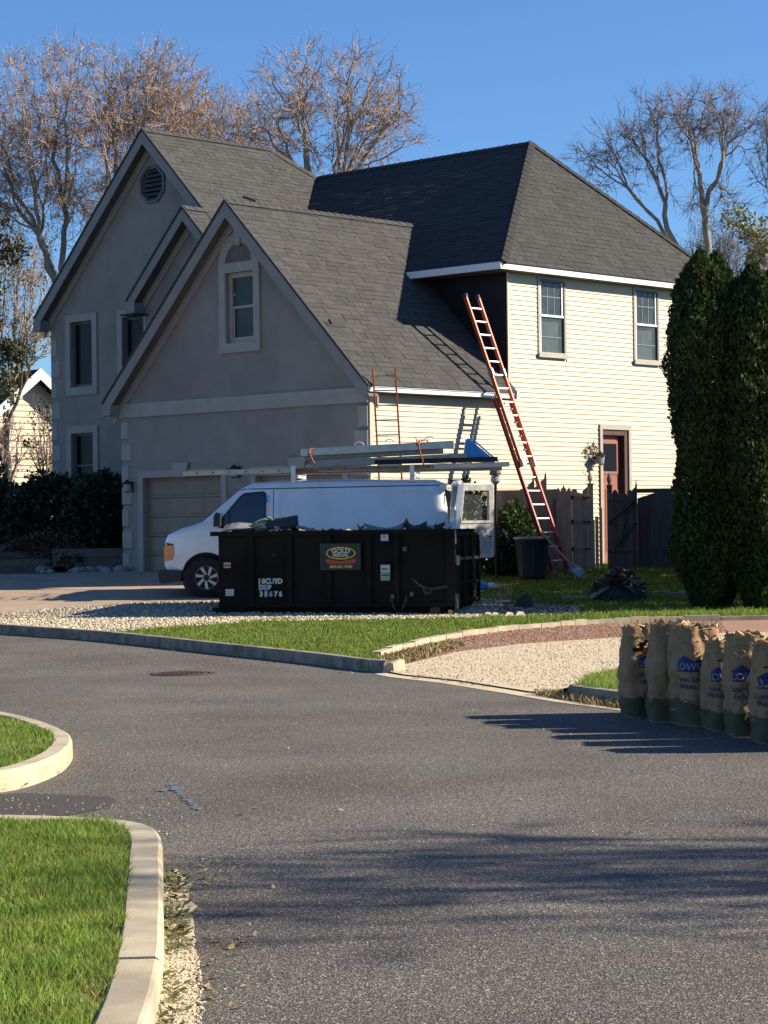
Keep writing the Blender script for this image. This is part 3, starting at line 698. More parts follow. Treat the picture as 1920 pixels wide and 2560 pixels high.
slab('roof_slope', [(.3, 12.2, 7.22), (-14.2, 12.2, 7.22), (-14.2, 7.95, 10.45), (-2.42, 7.95, 10.51)], TH, roof_m)
roof_w = slab('roof', [(-10.04, 2.9, 11.21), (-6.05, 2.9, 7.22), (-6.05, 3.7, 7.22), (-9.34, 7.95, 10.51), (-10.04, 6.98, 11.21)], TH, house); roof_w['label'] = 'roof of the tall left wing'
shingles([[(-10.04, 2.88, 11.21), (-6.05, 2.88, 7.22), (-6.05, 3.7, 7.22), (-9.34, 7.95, 10.51), (-10.04, 6.98, 11.21)]], roof_w, 'shingle_weathered', 0, 8)
slab('roof_slope', [(-7.92, 2.25, 9.09), (-5.3, 2.25, 6.47), (-5.3, 2.9, 6.47), (-7.92, 2.9, 9.09)], TH, roof_w)
shingles([[(-7.92, 2.23, 9.09), (-5.3, 2.23, 6.47), (-5.3, 2.9, 6.47), (-7.92, 2.9, 9.09)]], roof_w, 'shingle_weathered', 0, 9)
slab('roof_slope', [(-10.04, 2.9, 11.21), (-10.04, 6.98, 11.21), (-14.2, 10.5, 7.05), (-14.2, 2.9, 7.05)], TH, roof_w)
slab('roof_slope', [(-10.04, 6.98, 11.21), (-9.34, 7.95, 10.48), (-13.2, 11.5, 7.7), (-14.2, 10.5, 7.05)], TH, roof_w)
slab('roof_slope', [(-7.92, 2.25, 9.09), (-7.92, 3.2, 9.09), (-9.9, 3.2, 7.11), (-9.9, 2.25, 7.11)], TH, roof_w)
# ridge and hip caps
def cap(a, b_, parent, material='cap_dark', w_=.26):
    a, b_ = Vector(a), Vector(b_); n_ = int((b_ - a).length / .22); mb = HB(); r = random.Random(n_)
    d = (b_ - a).normalized(); x = d.cross(Vector((0, 0, 1))).normalized(); up = x.cross(d)
    if up.z < 0: up = -up
    for i in range(n_):
        p = a.lerp(b_, i / n_); q = a.lerp(b_, (i + 1.15) / n_); t = r.uniform(0, .008)
        vs = []
        for c, h in ((p, .045 + t), (q, .03)):
            vs += [c - x * w_ / 2 - up * (w_ * .30 - h * .3), c + up * h, c + x * w_ / 2 - up * (w_ * .30 - h * .3), c - up * .10]
        mb.add(vs, [(0, 1, 5, 4), (1, 2, 6, 5), (0, 3, 2, 1), (4, 5, 6, 7), (0, 4, 7, 3), (2, 3, 7, 6)])
    return mb.build('ridge_cap', material, parent)
cap((-3.72, -.3, 8.53), (-3.72, 5.35, 8.53), roof_g, 'shingle_weathered')
cap((-2.42, 7.95, 10.51), (-9.25, 7.95, 10.51), roof_m); cap((.3, 3.7, 7.24), (-2.42, 7.95, 10.53), roof_m); cap((.3, 12.2, 7.24), (-2.42, 7.95, 10.53), roof_m)
cap((-10.04, 2.9, 11.21), (-10.04, 6.98, 11.21), roof_w, 'shingle_weathered'); cap((-10.04, 6.98, 11.23), (-9.34, 7.95, 10.53), roof_w, 'shingle_weathered')
cap((-7.92, 2.25, 9.09), (-7.92, 2.9, 9.09), roof_w, 'shingle_weathered')
HB().bar((-3.72, .55, 8.60), (-3.9, .35, 8.70), .03, .05).bar((-.9, -.1, 5.80), (-.95, -.12, 5.9), .02, .05).build('loose_flap', 'roof_deck', roof_g)

# --- fascias, soffits, frieze boards on the gables
def rake(x0, z0, x1, z1, yf, ywall, hb=.2, frieze=.17):
    """bargeboard on plane y=yf under the roof edge from (x0,z0) to (x1,z1), soffit back to the wall and a frieze board"""
    d = Vector((x1 - x0, 0, z1 - z0)).normalized(); dn = Vector((d.z, 0, -d.x))
    if dn.z > 0: dn = -dn
    L = ((x1 - x0) ** 2 + (z1 - z0) ** 2) ** .5; a = Vector((x0, yf, z0)); b_ = Vector((x1, yf, z1))
    def strip(o0, o1, y0, y1):
        # butt against the vertical at the apex, plumb-cut at the eave
        A0, A1, B0, B1 = a + dn * o0, a + dn * o1, b_ + dn * o0, b_ + dn * o1
        sh = lambda p, xx: Vector((xx, p.y, p.z + (xx - p.x) * d.z / d.x))
        A0, A1, B0, B1 = sh(A0, x0), sh(A1, x0), sh(B0, x1), sh(B1, x1)
        vs = [Vector((p.x, y, p.z)) for y in (y0, y1) for p in (A0, B0, B1, A1)]
        return vs, [(0, 1, 2, 3), (7, 6, 5, 4), (0, 4, 5, 1), (1, 5, 6, 2), (2, 6, 7, 3), (3, 7, 4, 0)]
    m1 = HB(); m1.add(*strip(.02, .02 + hb, yf - .025, yf + .0)); m1.build('bargeboard', 'fascia_gray')
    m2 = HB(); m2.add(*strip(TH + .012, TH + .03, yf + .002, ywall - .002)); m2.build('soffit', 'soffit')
    m3 = HB(); m3.add(*strip(TH + .035, TH + .035 + frieze, ywall - .035, ywall - .001)); m3.build('frieze_board', 'stucco_trim')
    m4 = HB(); m4.add(*strip(-.03, .018, yf - .045, yf)); m4.build('drip_edge', 'roof_deck')
rake(-3.72, 8.53, .27, 4.54, -.3, 0, .22); rake(-3.72, 8.53, -7.71, 4.54, -.3, 0, .22)
rake(-7.92, 9.09, -9.9, 7.11, 2.25, 2.55, .20); rake(-7.92, 9.09, -5.6, 6.77, 2.25, 2.55, .20)
rake(-10.04, 11.21, -14.2, 7.05, 2.9, 3.2, .22); rake(-10.04, 11.21, -6.2, 7.37, 2.9, 3.2, .22)
# eave returns (boxed ends at the foot of the gables)
HB().box((-7.74, -.33, 4.27), (-7.45, 0, 4.50)).build('eave_return', 'fascia_gray')
HB().box((-9.93, 2.22, 6.80), (-9.61, 2.55, 7.06)).build('eave_return', 'fascia_gray')
HB().box((-14.24, 2.87, 6.74), (-13.96, 3.2, 7.0)).build('eave_return', 'fascia_gray')
HB().box((-9.99, 2.1, 6.76), (-9.5, 2.55, 6.80)).tube([(-9.75, 2.4, 6.78), (-9.8, 2.45, 6.62), (-9.72, 2.5, 6.45)], .012, 5).build('bent_flashing', 'roof_deck')
# white fascias along the eaves with drip edge and soffit
HB().box((.24, -.3, 4.41), (.272, 4.19, 4.535)).build('fascia', 'fascia_white')
HB().box((.272, -.3, 4.50), (.292, 4.15, 4.535)).build('drip_edge', 'fascia_white')
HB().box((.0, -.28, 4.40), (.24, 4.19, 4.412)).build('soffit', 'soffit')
HB().box((.272, 3.695, 7.08), (.302, 12.2, 7.225)).build('fascia', 'fascia_white')
HB().box((-2.35, 3.665, 7.08), (.302, 3.695, 7.225)).build('fascia', 'fascia_white')
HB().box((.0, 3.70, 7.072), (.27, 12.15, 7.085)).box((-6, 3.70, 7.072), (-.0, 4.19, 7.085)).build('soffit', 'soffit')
# horizontal band, quoins
HB().box((-7.49, -.05, 4.22), (.03, -.001, 4.52)).build('trim_band', 'stucco_trim')
qm = {}
def quoin(x0, x1, y0, z0, h, face='f'):
    key = (round(x1 - x0, 2), round(h, 2))
    if key not in qm:
        w_ = x1 - x0; b_ = .018
        mb = MB(); vs = [(0, 0, 0), (w_, 0, 0), (w_, 0, h), (0, 0, h), (b_, -.04, b_), (w_ - b_, -.04, b_), (w_ - b_, -.04, h - b_), (b_, -.04, h - b_), (0, .3, 0), (0, .3, h), (-.04, b_, b_), (-.04, .28, b_), (-.04, .28, h - b_), (-.04, b_, h - b_)]
        mb.add(vs, [(4, 5, 6, 7), (0, 1, 5, 4), (1, 2, 6, 5), (2, 3, 7, 6), (10, 13, 12, 11), (0, 4, 7, 3), (0, 10, 11, 8), (3, 9, 12, 13), (8, 11, 12, 9), (0, 4, 10), (3, 13, 7), (4, 7, 13, 10)])
        qm[key] = mb.mesh('quoin', 'stucco_trim')
    M = Matrix.Translation((x0, y0, z0 - HZ)); link_mesh('quoin', qm[key], house, M)
z = .9; i = 0
while z < 4.1:
    quoin(-7.45, -7.45 + (.34 if i % 2 else .24), 0, z, .40); z += .475; i += 1
z = .9; i = 0
while z < 6.6:
    quoin(-13.96, -13.96 + (.36 if i % 2 else .24), 3.225, z, .42); z += .52; i += 1
z = .9; i = 0
while z < 4.1:
    MB_ = HB(); w_ = .36 if i % 2 else .26
    MB_.box((-w_, -.045, z), (-.001, -.001, z + .40)).build('quoin', 'stucco_trim'); z += .475; i += 1

# --- siding boards, one object per course and run
def siding(y0, y1, z0, z1, holes, step=.1015, x0=.0):
    z = z0
    while z < z1 - .02:
        h = min(step, z1 - z); runs = [(y0, y1)]
        for (hy0, hz0, hy1, hz1) in holes:
            if z + h > hz0 + .01 and z < hz1 - .01:
                nr = []
                for a, b_ in runs:
                    if hy0 > a: nr.append((a, min(hy0, b_)))
                    if hy1 < b_: nr.append((max(hy1, a), b_))
                runs = [q for q in nr if q[1] - q[0] > .02]
        for a, b_ in runs:
            HB().add([(x0, a, z), (x0 + .020, a, z), (x0 + .019, a, z + .012), (x0 + .004, a, z + h), (x0, a, z + h), (x0, b_, z), (x0 + .020, b_, z), (x0 + .019, b_, z + .012), (x0 + .004, b_, z + h), (x0, b_, z + h)],
                     [(0, 1, 2, 3, 4), (9, 8, 7, 6, 5), (0, 5, 6, 1), (1, 6, 7, 2), (2, 7, 8, 3), (3, 8, 9, 4)]).build('siding_board', 'siding', fix=False)
        z += step
holes = [(5.17, 5.33, 6.16, 7.07), (8.50, 5.33, 9.50, 7.07), (7.24, .6, 8.36, 3.96)]
siding(4.25, 11.85, .82, 7.07, holes)
siding(.12, 4.25, .82, 4.40, [])
HB().box((-.001, .0, .8), (.03, .10, 4.40)).build('corner_post', 'siding_trim')
HB().box((-.001, 4.19, 4.42), (.03, 4.25, 7.07)).build('corner_post', 'siding_trim')
HB().box((0, 4.12, 4.43), (.32, 4.185, 4.56)).build('eave_end', 'fascia_white')

# --- windows
def side_window(yc0, z0, yc1, z1, label, grid):
    w_ = HB().panel(rect(yc0 - .0, z0, yc1, z1), [rect(yc0 + .07, z0 + .085, yc1 - .07, z1 - .05)], side(.035), (-.035, 0, 0)).build('window', 'window_frame'); w_['label'] = label
    zm_ = (z0 + z1) / 2 + .02
    HB().box((.035, yc0 - .02, z0 - .03), (.075, yc1 + .02, z0 + .06)).build('sill', 'window_frame', w_)
    HB().box((.036, yc0 + .07, z1 - .10), (.045, yc1 - .07, z1 - .04)).box((.035, yc1 - .09, z0 + .085), (.044, yc1 - .05, z1 - .05)).build('shadow_strip', 'window_frame_dark', w_)  # dark strips standing in for shadow below the head and beside one jamb
    HB().box((-.03, yc0 + .07, z0 + .08), (-.012, yc1 - .07, z1 - .05)).build('back_panel', 'glass_dark', w_)
    HB().add([(-.008, yc0 + .07 + (yc1 - yc0 - .3) * k / 8, z) for z in (z0 + .1, zm_ - .12) for k in range(9)], [(k, k + 1, k + 10, k + 9) for k in range(8)]).build('curtain', 'curtain', w_)
    HB().box((.0, yc0 + .07, z0 + .08), (.008, yc1 - .07, z1 - .05)).build('pane', 'pane_side', w_)
    HB().box((.009, yc0 + .07, zm_ - .02), (.04, yc1 - .07, zm_ + .025)).build('meeting_rail', 'fascia_white', w_)
    s = HB(); s.box((.009, yc0 + .072, zm_ + .02), (.03, yc0 + .10, z1 - .05)).box((.009, yc1 - .15, zm_ + .02), (.03, yc1 - .115, z1 - .05)).box((.009, yc0 + .072, z0 + .08), (.026, yc0 + .10, zm_ - .02))
    s.build('sash', 'fascia_white', w_)
    mu = HB(); a, b_ = yc0 + .1, yc1 - .15
    for k in (1, 2): mu.box((.009, a + (b_ - a) * k / 3 - .008, zm_ + .025), (.014, a + (b_ - a) * k / 3 + .008, z1 - .05))
    zz = (zm_ + z1) / 2; mu.box((.009, a, zz - .009), (.015, b_, zz + .009)); zz = (zm_ + z0) / 2 - .02; HB().box((.009, a, zz - .009), (.015, b_, zz + .009)).build('muntin', 'muntin_grey', w_)
    mu.build('muntin', 'muntin_grey', w_)
side_window(5.19, 5.37, 6.13, 7.05, 'upper side window next to the wall corner, net curtain inside', 0)
side_window(8.53, 5.37, 9.47, 7.05, 'upper side window near the dark columnar evergreens', 1)
def front_window(x0, z0, x1, z1, yw, label, pane='glass_dark', tr=.18, sill=.2):
    w_ = HB().panel(rect(x0 - tr, z0 - sill, x1 + tr, z1 + tr), [rect(x0, z0, x1, z1)], front(yw - .045), (0, .044, 0)).build('window', 'stucco_trim'); w_['label'] = label
    HB().panel(rect(x0 + .001, z0 + .001, x1 - .001, z1 - .001), [rect(x0 + .06, z0 + .07, x1 - .06, z1 - .06)], front(yw + .08), (0, .05, 0)).build('frame', 'window_frame_dark' if pane == 'glass_dark' else 'window_frame', w_)
    HB().box((x0 + .03, yw + .115, z0 + .03), (x1 - .03, yw + .125, z1 - .03)).build('pane', pane, w_)
    zc = (z0 + z1) / 2
    if z0 < 4: HB().box((x0 + .06, yw + .085, zc - .025), (x1 - .06, yw + .11, zc + .02)).build('meeting_rail', 'window_frame_dark' if pane == 'glass_dark' else 'window_frame', w_)
    return w_
front_window(*W1, 3.2, 'upper dark window at the far left of the wing')
front_window(*W2, 3.2, 'upper dark window half hidden by the garage gable')
front_window(*W3, 3.2, 'lower window of the left wing above the hedge')
# garage gable window with arched surround and keystone
w_ = HB().panel([(-4.24, 5.42), (-3.02, 5.42), (-3.02, 7.28)] + [(-3.63 + .61 * math.cos(t), 7.28 + .61 * math.sin(t)) for t in [math.pi * k / 14 for k in range(1, 14)]] + [(-4.24, 7.28)],
                [rect(-4.05, 5.62, -3.2, 7.08), [(-3.63 + .40 * math.cos(t), 7.28 + .40 * math.sin(t)) for t in [math.pi * k / 12 for k in range(13)]]], front(-.05), (0, .049, 0)).build('window', 'stucco_trim')
w_['label'] = 'arched window in the garage gable'
HB().panel([(-3.63 + .40 * math.cos(t), 7.28 + .40 * math.sin(t)) for t in [math.pi * k / 12 for k in range(13)]], [], front(-.018), (0, .016, 0)).build('arch_panel', 'soffit', w_)
HB().prism([(-3.70, 7.62), (-3.56, 7.62), (-3.52, 7.98), (-3.74, 7.98)], front(-.08), (0, .03, 0)).build('keystone', 'stucco_trim', w_)
HB().panel(rect(-4.049, 5.621, -3.201, 7.079), [rect(-3.95, 5.74, -3.27, 6.98)], front(.07), (0, .06, 0)).build('frame', 'window_frame', w_)
HB().box((-3.97, .112, 5.72), (-3.25, .12, 7.0)).build('pane', 'pane_gable' if 'pane_gable' in MATS else 'glass_dark', w_)
HB().box((-3.95, .075, 6.34), (-3.27, .11, 6.39)).box((-3.95, .085, 6.62), (-3.85, .1, 6.64)).box((-3.93, .08, 5.74), (-3.895, .1, 6.34)).build('sash', 'window_frame', w_)
# octagonal louvre
ov = HB().panel([(-10.04 + .48 * math.cos(R_(22.5 + 45 * k)), 9.94 + .48 * math.sin(R_(22.5 + 45 * k))) for k in range(8)], [oc], front(3.16), (0, .05, 0)).build('gable_vent', 'window_frame_dark')
HB().prism([(-10.04 + .40 * math.cos(R_(22.5 + 45 * k)), 9.94 + .40 * math.sin(R_(22.5 + 45 * k))) for k in range(8)], front(3.32), (0, .02, 0)).build('back_panel', 'black_metal', ov)
for k in range(7):
    zz = 9.94 - .33 + .11 * k; hw = min(.37, .5 - abs(zz - 9.94) * .75)
    HB().add([(-10.04 - hw, 3.2, zz - .03), (-10.04 + hw, 3.2, zz - .03), (-10.04 + hw, 3.27, zz + .045), (-10.04 - hw, 3.27, zz + .045), (-10.04 - hw, 3.21, zz - .04), (-10.04 + hw, 3.21, zz - .04), (-10.04 + hw, 3.28, zz + .035), (-10.04 - hw, 3.28, zz + .035)],
             [(0, 1, 2, 3), (7, 6, 5, 4), (0, 4, 5, 1), (2, 6, 7, 3), (1, 5, 6, 2), (0, 3, 7, 4)]).build('slat', 'window_frame_dark', ov)
# --- garage doors: five rows of panels each
for gi, (gx0, gx1) in enumerate((GD1, GD2)):
    gd = HB().box((gx0 + .001, .16, .80), (gx1 - .001, .21, 2.899)).build('garage_door', 'door_panel_tan'); gd['label'] = ('left' if gi == 0 else 'right') + ' tan sectional garage door'
    pw = (gx1 - gx0 - .1) / 4
    for rr in range(5):
        for cc in range(4):
            xa, za = gx0 + .05 + cc * pw, .84 + rr * .41
            HB().add([(xa + .03, .159, za + .03), (xa + pw - .03, .159, za + .03), (xa + pw - .03, .159, za + .36), (xa + .03, .159, za + .36), (xa + .07, .145, za + .07), (xa + pw - .07, .145, za + .07), (xa + pw - .07, .145, za + .32), (xa + .07, .145, za + .32)],
                     [(4, 5, 6, 7), (0, 1, 5, 4), (1, 2, 6, 5), (2, 3, 7, 6), (3, 0, 4, 7)]).build('panel', 'door_panel_tan', gd)
        HB().box((gx0 + .01, .152, .815 + rr * .41), (gx1 - .01, .1595, .825 + rr * .41)).build('section_joint', 'black_metal', gd)
    HB().panel(rect(gx0 - .16, .62, gx1 + .16, 3.05), [rect(gx0, .6205, gx1, 2.9)], front(-.03), (0, .029, 0)).build('door_surround', 'stucco_trim', gd)
    xc = (gx0 + gx1) / 2
    HB().prism([(xc - .17, 2.89), (xc + .17, 2.89), (xc + .27, 3.2), (xc - .27, 3.2)], front(-.075), (0, .043, 0)).build('keystone', 'stucco_trim', gd)
# --- wall lanterns
def lantern(x, y, z):
    L = HB().box((x - .05, y - .02, z - .12), (x + .05, y, z + .12)).build('wall_lantern', 'black_metal')
    HB().bar((x, y - .01, z + .08), (x, y - .14, z + .13), .02, .02).build('arm', 'black_metal', L)
    M = Matrix.Translation((x, y - .14, z - .1))
    h = HB(); h.lathe([(.0, .26), (.05, .22), (.12, .17), (.13, .16), (.0, .16)], 8, M); h.lathe([(.0, -.03), (.05, -.02), (.07, .0), (.0, .0)], 8, M); h.build('cap', 'black_metal', L)
    h = HB(); h.lathe([(.065, .0), (.09, .16)], 8, M); h.build('globe', 'lamp_glass', L); return L
lantern(-7.14, 0, 2.72); lantern(-3.73, 0, 2.95)
# --- side door with wreath and lantern
dr = HB().panel(rect(7.24, .75, 8.36, 3.96), [rect(7.33, .7505, 8.27, 3.86)], side(.05), (-.05, 0, 0)).build('door', 'window_frame'); dr['label'] = 'reddish brown side door'
HB().box((-.14, 8.14, .8), (.02, 8.265, 3.855)).box((-.14, 7.335, 3.74), (.015, 8.14, 3.855)).build('frame', 'door_frame_dark', dr)
HB().box((-.16, 7.34, .8), (-.10, 8.14, 3.74)).build('leaf', 'door_red', dr)
HB().box((-.099, 7.46, 2.95), (-.09, 7.98, 3.55)).build('pane', 'glass_dark', dr)
for k in range(4): HB().box((-.099, 7.42 + k * .165, 1.2), (-.088, 7.42 + k * .165 + .14, 2.55)).build('panel', 'door_red', dr)
HB().box((-.099, 7.40, 2.88), (-.085, 7.455, 3.62)).box((-.099, 7.985, 2.88), (-.085, 8.04, 3.62)).box((-.099, 7.455, 3.555), (-.085, 7.985, 3.62)).box((-.099, 7.455, 2.88), (-.085, 7.985, 2.945)).build('glass_trim', 'door_red', dr)
sl_ = HB().box((0.02, 7.02, 3.1), (.05, 7.12, 3.35)).build('wall_lantern', 'black_metal')
M = Matrix.Translation((.18, 7.07, 3.1)); h = HB(); h.lathe([(0, .28), (.05, .23), (.13, .17), (0, .17)], 8, M).bar((.03, 7.07, 3.3), (.18, 7.07, 3.3), .02, .02); h.build('cap', 'black_metal', sl_)
h = HB(); h.lathe([(.03, -.04), (.07, 0), (.09, .17)], 8, M); h.build('globe', 'lamp_glass', sl_)
r = random.Random(5); wb = MB()
for k in range(170):
    t = r.uniform(0, 6.28); q = Vector((.10 + r.uniform(-.04, .06), 6.93 + (.10 + r.uniform(-.05, .05)) * math.cos(t), 3.42 + (.11 + r.uniform(-.06, .06)) * math.sin(t) - (.0 if r.random() < .7 else r.uniform(0, .55))))
    s = r.uniform(.02, .05); d1 = Vector((r.uniform(-1, 1), r.uniform(-1, 1), r.uniform(-1, 1))).normalized() * s; d2 = Vector((r.uniform(-1, 1), r.uniform(-1, 1), r.uniform(-1, 1))).normalized() * s
    wb.add([q, q + d1, q + d1 + d2, q + d2], [(0, 1, 2, 3)])
HM = Matrix.Translation((HX.x, HX.y, 0)) @ Matrix.Rotation(HA, 4, 'Z')
wb.v = [tuple(HM @ Vector(p)) for p in wb.v]
tag(wb.build('wreath', 'wreath', fix=False), 'dried flower swag hanging on the wall lantern beside the reddish side door', 'wreath')
def hw(x, y, z): return HM @ Vector((x, y, z))

# ================================================================== NEIGHBOUR HOUSE
nb = thing('house', 'distant cream house with a sunlit gable end behind the trees at the far left', 'house', (-11.62, 75, .9), R_(40))
# local: gable wall faces -y (towards camera), ridge along +y
MB().prism([(-4.2, 0), (4.2, 0), (4.2, 2.6), (0, 6.0), (-4.2, 2.6)], lambda x, z: (x, 0, z), (0, 9, 0)).build('wall', 'neighbour_wall', nb)
for s in (-1, 1):
    rf = MB().prism([(0, 6.27), (s * 4.6, 2.47), (s * 4.6, 2.27), (0, 6.05)], lambda x, z: (x, -.45, z), (0, 10, 0)).build('roof', 'neighbour_roof', nb)
    MB().prism([(0, 6.30), (s * 4.62, 2.5), (s * 4.62, 2.18), (0, 5.92)], lambda x, z: (x, -.5, z), (0, .045, 0)).build('bargeboard', 'neighbour_trim', nb)
k = 0
while k < 27:
    z = .3 + k * .2; hw_ = 4.19 if z < 2.5 else 4.19 * (6.0 - z - .1) / 3.4
    if hw_ > .2: MB().add([(-hw_, 0, z), (hw_, 0, z), (hw_ , -.03, z), (-hw_, -.03, z), (-hw_, 0, z + .19), (hw_, 0, z + .19)], [(0, 1, 2, 3), (3, 2, 5, 4), (0, 3, 4), (1, 5, 2)]).build('siding_board', 'neighbour_wall', nb)
    k += 1

# ================================================================== FENCE AND GATES
def board(x, y, z0, z1, w_, t, top, material, parent, rotz=0, name='picket'):
    zt = {'flat': [(0, z1), (w_, z1)], 'ear': [(0, z1 - .03), (.03, z1), (w_ - .03, z1), (w_, z1 - .03)], 'point': [(0, z1 - .05), (w_ * .3, z1 - .01), (w_ * .5, z1 + .05), (w_ * .7, z1 - .01), (w_, z1 - .05)],
          'spike': [(0, z1 - .06), (w_ * .6, z1), (w_ * .82, z1 + .17), (w_, z1 + .02)]}.get(top)
    if zt is None: zt = [(0, z1 + top[0]), (w_, z1 + top[1])]
    M = Matrix.Translation((x, y + rnd.uniform(-.004, .004), 0)) @ Matrix.Rotation(rotz, 4, 'Z')
    mb = MB().prism([(0, z0), (w_, z0)] + zt[::-1], lambda a, z: M @ Vector((a, 0, z)), M.to_3x3() @ Vector((0, t, 0)))
    return mb.build(name, material, parent)
def post(x, y, z1, parent, material='fence_wood', s=.11, finial=True):
    g = G(y) - .02
    p = MB().box((x - s / 2, y - s / 2, g), (x + s / 2, y + s / 2, z1)).build('post', material, parent)
    if finial:
        mb = MB().box((x - s * .6, y - s * .6, z1), (x + s * .6, y + s * .6, z1 + .03)); mb.lathe([(s * .3, z1 + .03), (s * .26, z1 + .06), (s * .52, z1 + .12), (s * .50, z1 + .17), (s * .3, z1 + .23), (.0, z1 + .29)], 8, Matrix.Translation((x, y, 0)))
        mb.build('finial', material, p)
    return p
def fence(label, x0, x1, y, wave, material, seed, tops=None, tilt=0.0):
    r = random.Random(seed); f = thing('fence', label, 'fence', ((x0 + x1) / 2, y, G(y)))
    f_ = Matrix.Translation(-f.location)
    x = x0; i = 0
    while x < x1 - .05:
        w_ = min(r.uniform(.125, .145), x1 - x); yy = y + tilt * (x - x0); za = wave(x); zb = wave(x + w_)
        b_ = board(x, yy, G(yy) + .03, (za + zb) / 2 + r.uniform(-.006, .006), w_ - .001, .018, ((za - zb) / 2, (zb - za) / 2), material, f); b_.location = -f.location
        x += w_; i += 1
    for zr in (.35, 1.0, 1.6):
        o = MB().box((x0, y + .02, G(y) + zr), (x1, y + .06, G(y) + zr + .09)).build('rail', material, f); o.location = -f.location
    for xp in [x0 + .06 + k * 2.2 for k in range(int((x1 - x0) / 2.2) + 1)]:
        p = MB().box((xp - .05, y + .062, G(y) - .05), (xp + .05, y + .16, wave(xp) - .12)).build('post', material, f); p.location = -f.location
    return f
FY = 46.7; g50 = G(FY); FK = .934
fence('weathered wooden board fence behind the leaning orange ladder', 2.32, 3.60, FY, lambda x: g50 + 1.68 + .06 * math.sin((x - 1.9) * 7.5) + .04 * math.sin(x * 13), 'fence_wood', 1)
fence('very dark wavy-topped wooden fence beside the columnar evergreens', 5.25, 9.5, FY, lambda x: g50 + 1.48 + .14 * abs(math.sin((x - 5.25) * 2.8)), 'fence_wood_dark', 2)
# ragged section with broken points
fr = thing('fence', 'ragged wooden fence section with broken spiky tops between ladder and gate', 'fence', (3.7, FY, g50)); r = random.Random(4)
tops = ['spike', 'spike', 'point', 'ear', 'point', 'point', 'spike', 'ear']
hs = [1.80, 1.92, 1.70, 1.58, 1.72, 1.78, 1.66, 1.62]
for k, (tp, h_) in enumerate(zip(['spike', 'point', 'spike', 'ear'], [1.86, 1.78, 1.92, 1.62])):
    o = board(2.99 + k * .126, FY - .07, g50 + .03, g50 + h_, .1255, .018, tp, 'fence_wood', fr); o.location = -fr.location
for k, (tp, h_) in enumerate(zip(['point', 'point', 'point'], [1.70, 1.74, 1.70])):
    o = board(3.55 + k * .112, FY - .05, g50 + .03, g50 + h_, .1115, .018, tp, 'fence_wood', fr); o.location = -fr.location
for zr in (.35, 1.5):
    o = MB().box((2.99, FY - .045, g50 + zr), (3.885, FY - .03, g50 + zr + .09)).build('rail', 'fence_wood', fr); o.location = -fr.location
# left gate leaf (short, with battens and strap hinges)
gl = thing('gate', 'narrow left gate leaf of weathered boards with strap hinges next to the tall capped post', 'gate', (4.05, FY - .1, g50))
for k in range(3):
    o = board(3.885 + k * .110, FY - .08, g50 + .05, g50 + 1.70 - .07 * math.sin(k * 1.57), .1095, .02, ['ear', (.0, -.03), (-.05, .05)][k], 'fence_wood_pale' if k < 0 else 'fence_wood', gl); o.location = -gl.location
for zr in (.42, .98, 1.48):
    o = MB().box((3.895, FY - .105, g50 + zr), (4.22, FY - .082, g50 + zr + .075)).build('batten', 'fence_wood', gl); o.location = -gl.location
    o = MB().box((4.11, FY - .115, g50 + zr + .02), (4.26, FY - .106, g50 + zr + .05)).box((3.86, FY - .115, g50 + zr), (3.915, FY - .106, g50 + zr + .08)).build('hinge', 'black_metal', gl); o.location = -gl.location
gp = thing('gate_post', 'tall wooden gate post with a turned cap left of the gap', 'post', (4.275, FY, g50)); o = post(4.275, FY, g50 + 1.78, gp, 'fence_wood_pale'); o.location = -gp.location
gp2 = thing('gate_post', 'low pale post seen through the open gateway', 'post', (4.6, 48.2, G(48.2)))
for (xa, xb, h_) in ((4.43, 4.50, 1.02), (4.51, 4.58, 1.09), (4.60, 4.66, 1.27)):
    o = MB().box((xa, 48.2, G(48.2)), (xb, 48.24, G(48.2) + h_)).build('board', 'fence_wood_pale', gp2); o.location = -gp2.location
# right gate leaf, open towards us, seen from its braced side
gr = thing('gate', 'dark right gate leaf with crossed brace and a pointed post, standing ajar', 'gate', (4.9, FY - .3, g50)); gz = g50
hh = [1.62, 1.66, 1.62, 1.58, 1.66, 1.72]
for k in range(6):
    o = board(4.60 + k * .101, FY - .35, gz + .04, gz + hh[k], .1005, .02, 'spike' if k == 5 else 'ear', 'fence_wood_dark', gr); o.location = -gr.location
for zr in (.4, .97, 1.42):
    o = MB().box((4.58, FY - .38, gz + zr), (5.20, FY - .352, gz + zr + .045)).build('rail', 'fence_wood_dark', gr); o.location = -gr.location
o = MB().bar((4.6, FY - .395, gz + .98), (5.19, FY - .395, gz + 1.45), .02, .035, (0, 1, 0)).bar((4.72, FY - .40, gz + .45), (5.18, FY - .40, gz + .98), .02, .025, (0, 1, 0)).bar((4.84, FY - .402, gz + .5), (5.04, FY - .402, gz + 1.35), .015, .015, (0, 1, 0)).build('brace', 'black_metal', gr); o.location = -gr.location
o = post(4.645, FY - .25, g50 + 1.74, gr, 'fence_wood_dark', .10); o.location = -gr.location

